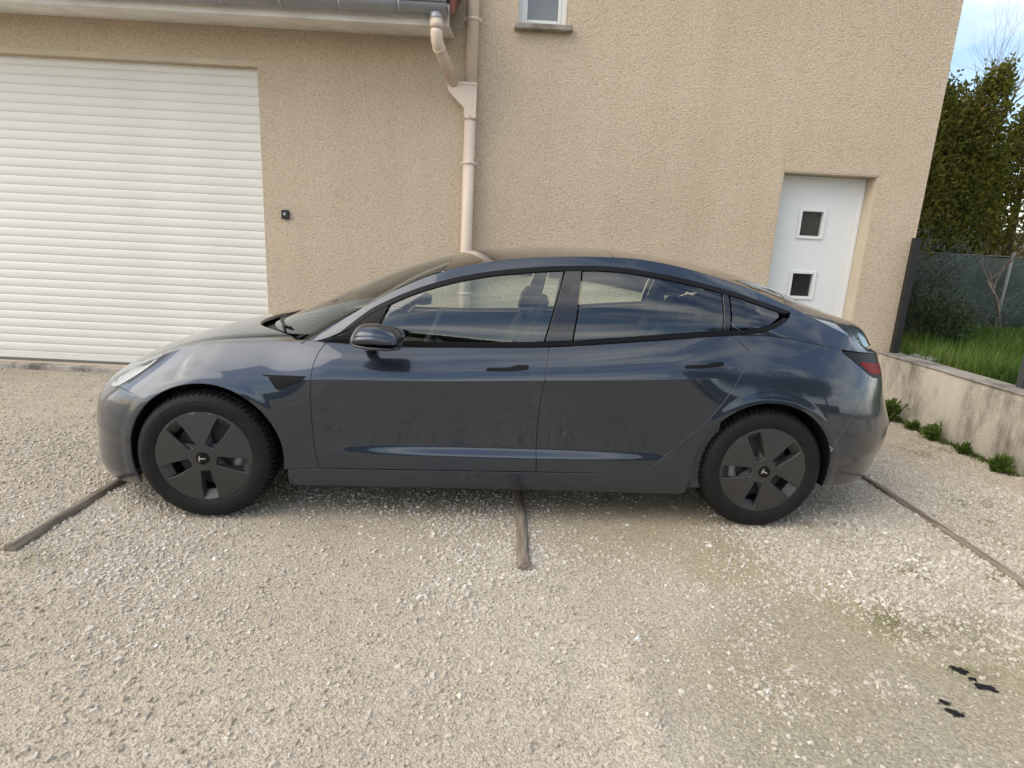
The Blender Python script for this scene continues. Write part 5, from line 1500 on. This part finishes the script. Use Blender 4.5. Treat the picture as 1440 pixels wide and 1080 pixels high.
# ---- wheels
def wheel(name, cx, s, phase, seed):
    """s=-1 near side; local frame: y outward = -1"""
    root = bpy.data.objects.new(name, None); root.location = (cx, s * .905, .334); root.rotation_euler = (0, 0, 0 if s < 0 else math.pi); link(root, car)
    # tyre: y from 0 (outer face) to .235 (inner), local +y inward
    prof = [(.020, .228), (.006, .236), (.000, .250), (-.004, .270), (-.002, .292), (.006, .308), (.016, .319), (.026, .326), (.040, .3305), (.060, .3330), (.085, .3340), (.115, .3345), (.145, .3340), (.170, .3330), (.195, .3305), (.212, .324), (.226, .308), (.232, .285), (.230, .255), (.215, .228)]
    # finer profile
    pr = np.array(prof); tt = np.arange(len(pr)); ti = np.linspace(0, len(pr) - 1, 58)
    py = np.interp(ti, tt, pr[:, 0]); prr = np.interp(ti, tt, pr[:, 1])
    NA = 420; A = np.linspace(0, 2*math.pi, NA, endpoint=False)
    nb = 68
    R = np.repeat(prr[None], NA, 0); Yv = np.repeat(py[None], NA, 0)
    ph = (A[:, None] * nb / (2*math.pi) + np.where(Yv < .117, 1, -1) * (Yv - .117) * 9) % 1.0
    tread = (R > .3165)
    groove = (ph < .30) & tread
    circ = ((np.abs(Yv - .055) < .0045) | (np.abs(Yv - .117) < .0050) | (np.abs(Yv - .180) < .0045)) & tread
    R = R - np.where(groove, .0090, 0) - np.where(circ, .008, 0)
    # flatten the contact a little
    Z = R * np.sin(A)[:, None]; X = R * np.cos(A)[:, None]
    Z = np.maximum(Z, -.3335)
    V = np.stack([X, Yv, Z], -1).reshape(-1, 3); NP = len(ti)
    idx = np.arange(NA * NP).reshape(NA, NP); nx_ = np.roll(idx, -1, 0)
    f = np.stack([idx[:, :-1], nx_[:, :-1], nx_[:, 1:], idx[:, 1:]], -1).reshape(-1)
    ty = mesh_np('tyre', V, f, 4, M['rubber'], root, smooth=False)
    # aero cover: a dished disc with five wedge shaped windows
    RC = .2475
    def cov(x, z):
        r = np.hypot(x, z); return np.stack([x, .008 - .016 * np.clip(1 - (r / RC) ** 2, 0, 1) + .010 * np.clip((r - .235) / .0125, 0, 1), z], -1)
    holes = []
    for k in range(5):
        a = math.radians(phase + 72 * k); ca, sa = math.cos(a), math.sin(a)
        hp = [(.068, -.026), (.170, -.037), (.218, -.037), (.224, .0), (.218, .037), (.180, .039), (.068, .026), (.062, 0)]
        holes.append([(p * ca - q * sa, p * sa + q * ca) for p, q in hp])
    disc = [(RC * math.cos(a), RC * math.sin(a)) for a in np.linspace(0, 2*math.pi, 90, endpoint=False)]
    cv = panel('wheel_cover', disc, cov, M['cover'], root, gap=0, spacing=.016, skirt=.022, holes=holes, step=.012, roll=.003, ref=np.array([0, .5, 0]))
    for k in range(5):
        a = math.radians(phase + 72 * k); ca, sa = math.cos(a), math.sin(a)
        m = MB(); rot = lambda p, q, y: (p * ca - q * sa, y, p * sa + q * ca)
        m.add([rot(.221, -.033, .004), rot(.221, .033, .004), rot(.180, .033, .034), rot(.180, -.033, .034)], [(0,1,2,3)])
        m.add([rot(.185, -.034, .008), rot(.072, -.0225, .003), rot(.072, -.0195, .030), rot(.185, -.028, .034)], [(0,1,2,3)])
        m.build('window_ramp', M['cover'], cv, fix=False)
    # wheel barrel, brake disc, hub behind the cover
    m = MB(); m.tube([(0, .024, 0), (0, .20, 0)], .226, 40, cap=False); m.tube([(0, .198, 0), (0, .20, 0)], .226, 40); m.build('rim', M['interior'], root)
    m = MB(); m.tube([(0, .085, 0), (0, .108, 0)], .165, 40); m.build('brake_disc', M['interior'], root)
    m = MB(); an = math.radians(0 if s * 1 < 0 and cx < 1 else 180); pts = []
    for t in np.linspace(-.45, .45, 7): pts.append((.150 * math.cos(an + t), .075, .150 * math.sin(an + t)))
    m.tube(pts, .030, 8); m.build('brake_caliper', M['greymetal'], root)
    for k in range(5):
        a = math.radians(phase + 36 + 72 * k); m = MB(); m.tube([(.0, .045, 0), (.21 * math.cos(a), .05, .21 * math.sin(a))], [.05, .03], 6); m.build('spoke', M['interior'], root)
    # centre cap with emblem
    m = MB(); m.tube([(0, .002, 0), (0, -.0125, 0)], [.034, .031], 28); cc = m.build('centre_cap', M['satinblack'], root)
    m = MB(); y0, y1 = -.0165, -.0127
    tw = math.radians(phase + 90 + 84)
    def r2(poly): return [(p * math.cos(tw) - q * math.sin(tw), p * math.sin(tw) + q * math.cos(tw)) for p, q in poly]
    stem = [(-.0045, .008), (.0045, .008), (.0012, -.018), (-.0012, -.018)]
    bar = [(-.017, .0085), (-.0135, .0150), (-.006, .0175), (0, .0182), (.006, .0175), (.0135, .0150), (.017, .0085), (.010, .0115), (.005, .0120), (.0045, .0085), (0, .0105), (-.0045, .0085), (-.005, .0120), (-.010, .0115)]
    m.prism(r2(stem), y0, y1, 1); m.prism(r2(bar), y0 - .0002, y1, 1); m.build('emblem', M['chrome'], cc)
    return root
wheel('wheel', 0.0, -1, -84, 1); wheel('wheel', 2.875, -1, -105, 2); wheel('wheel', 0.0, 1, -60, 3); wheel('wheel', 2.875, 1, -20, 4)

# wheel housings
for cx in (ACF[0], ACR[0]):
    for s in (-1, 1):
        m = MB(); n = 28; vs = []
        for k in range(n + 1):
            a = math.radians(-14 + 208 * k / n)
            px_, pz_ = cx + (AR_ + .005) * math.cos(a), .334 + (AR_ + .005) * math.sin(a)
            for y in (float(side_w(px_, pz_) * taper(px_, pz_)) - .010, .60): vs.append((px_, s * y, pz_))
        m.add(vs, [(2*k, 2*k+1, 2*k+3, 2*k+2) for k in range(n)], True)
        m.add([vs[2*k+1] for k in range(n+1)], [tuple(range(n+1))])
        m.build('wheel_housing', M['blackplastic'], car, fix=False)
# underbody
m = MB(); m.box((-.45, -.56, .165), (3.10, .56, .20)); m.box((.45, -.845, .168), (2.40, .845, .203)); m.build('underbody', M['blackplastic'], car)
# inner structure behind the panels: dark lining so that gaps and windows show depth
for s in (-1, 1):
    m = MB(); xs = np.linspace(.47, 2.62, 40); vs = []
    for x in xs:
        for z in (.205, .40, .60, .78, None):
            zz = float(f_zc(x)) - .012 if z is None else z
            d = .055 if z is not None else .060
            vs.append((x, s * (float(side_w(x, zz)) - d), zz))
    m.add(vs, [(k*5+i, (k+1)*5+i, (k+1)*5+i+1, k*5+i+1) for k in range(len(xs)-1) for i in range(4)], True)
    m.build('door_lining', M['interior'], car, fix=False)
    # inner ledge at the window line
    m = MB(); vs = []
    for x in xs: vs += [(x, s * (float(crest_w(x)) - .004), float(f_zc(x)) - .006), (x, s * (float(crest_w(x)) - .065), float(f_zc(x)) - .010)]
    m.add(vs, [(2*k, 2*k+2, 2*k+3, 2*k+1) for k in range(len(xs)-1)]); m.build('window_ledge', M['interior'], car, fix=False)
m = MB(); m.box((.30, -.80, .70), (.33, .80, .86)); m.box((2.62, -.78, .30), (2.66, .78, 1.0)); m.box((.44, -.80, .20), (.46, .80, .75)); m.build('bulkhead', M['interior'], car)
# headliner frame around the roof glass and inner pillars
m = MB()
for s in (-1, 1):
    pts = [(x, s * (float(f_wr(x)) - .040), float(f_zr(x)) - .045) for x in np.linspace(.66, 2.85, 30)]
    m.tube(pts, .024, 8)
    m.tube([(1.74, s*.715, .93), (1.80, s*.57, 1.30)], [.045, .030], 8)
    m.tube([(2.63, s*.70, .99), (2.70, s*.55, 1.20)], [.045, .03], 8)
m.tube([(1.21, -.53, 1.28), (1.245, 0, 1.325), (1.21, .53, 1.28)], .022, 8); m.tube([(2.05, -.52, 1.34), (2.05, 0, 1.39), (2.05, .52, 1.34)], .022, 8)
m.build('headliner', M['interior'], car)
# dashboard, screen, wheel, seats
m = MB(); n = 20; vs = []
for y in np.linspace(-.74, .74, n):
    b = .05 * (1 - (y / .74) ** 2)
    for x, z in ((.42 - b, .88), (.70 - b, .90), (.84 - b, .875), (.87 - b, .82), (.84, .70), (.80, .45)): vs.append((x, y, z))
m.add(vs, [(k*6+i, (k+1)*6+i, (k+1)*6+i+1, k*6+i+1) for k in range(n-1) for i in range(5)], True); m.build('dashboard', M['interior'], car)
m = MB(); m.rbox((.905, -.19, .80), (.925, .19, 1.015), .008, 0); m.build('screen', M['screen'], car)
st = bpy.data.objects.new('steering_wheel', None); link(st, car); st.location = (1.06, -.38, .885); st.rotation_euler = (0, math.radians(-66), 0)
m = MB(); pts = [(.185*math.cos(a), .185*math.sin(a), 0) for a in np.linspace(0, 2*math.pi, 33)]; m.tube(pts, .016, 8, cap=False); m.build('rim', M['seat'], st)
m = MB(); m.rbox((-.06, -.07, -.02), (.05, .07, .02), .015, 2); m.tube([(0, -.17, 0), (0, .17, 0)], .014, 6); m.tube([(0, 0, 0), (-.17, 0, 0)], .016, 6); m.tube([(0, 0, -.02), (.0, 0, -.25)], .03, 8); m.build('hub', M['seat'], st)

def seat(x, y, name='front_seat', w=.25, back_h=.62, head=True):
    r = bpy.data.objects.new(name, None); link(r, car); r.location = (x, y, .30)
    def pad(nm, secs):
        m = MB(); vs = []; k = 16
        for (cx, cz, ux, uz, th, ww) in secs:        # centre, thickness direction, half thickness, half width
            for i in range(k):
                a = 2*math.pi*i/k; c, s_ = math.cos(a), math.sin(a); e = lambda v: math.copysign(abs(v) ** .55, v)
                vs.append((cx + ux * th * e(s_), ww * e(c), cz + uz * th * e(s_)))
        m.add(vs, [(j*k+i, j*k+(i+1) % k, (j+1)*k+(i+1) % k, (j+1)*k+i) for j in range(len(secs)-1) for i in range(k)] + [tuple(range(k)), tuple(range((len(secs)-1)*k, len(secs)*k))], True)
        m.build(nm, M['seat'], r)
    pad('cushion', [(-.27, .12, 0, 1, .05, w*.9), (-.20, .15, 0, 1, .08, w), (.10, .13, 0, 1, .08, w), (.24, .12, 0, 1, .06, w*.95)])
    b = [(.20 + .02, .12), (.23, .25), (.29, .45), (.36, .62), (.385, .68)]
    pad('backrest', [(b[0][0], b[0][1], 1, .25, .06, w*.95), (b[1][0], b[1][1], 1, .25, .075, w), (b[2][0], b[2][1], 1, .25, .065, w*.98), (b[3][0], b[3][1], 1, .25, .05, w*.72), (b[4][0], b[4][1], 1, .25, .03, w*.5)])
    if head:
        pad('headrest', [(.385, .69, 1, .25, .025, .08), (.39, .73, 1, .25, .045, .125), (.41, .82, 1, .25, .045, .125), (.42, .86, 1, .25, .025, .09)])
seat(1.28, -.37); seat(1.28, .37)
for y in (-.38, 0.0, .38): seat(2.18, y, 'rear_seat', .20)
m = MB(); m.box((2.50, -.70, .86), (2.95, .70, .885)); m.build('parcel_shelf', M['interior'], car)
# small black holder standing on the dashboard
m = MB(); m.prism([(.735, .885), (.765, .885), (.790, .965), (.800, .965), (.800, .982), (.745, .982), (.745, .965), (.755, .965)], -.44, -.41, 1)
m.build('dashboard_holder', M['blackplastic'], car)
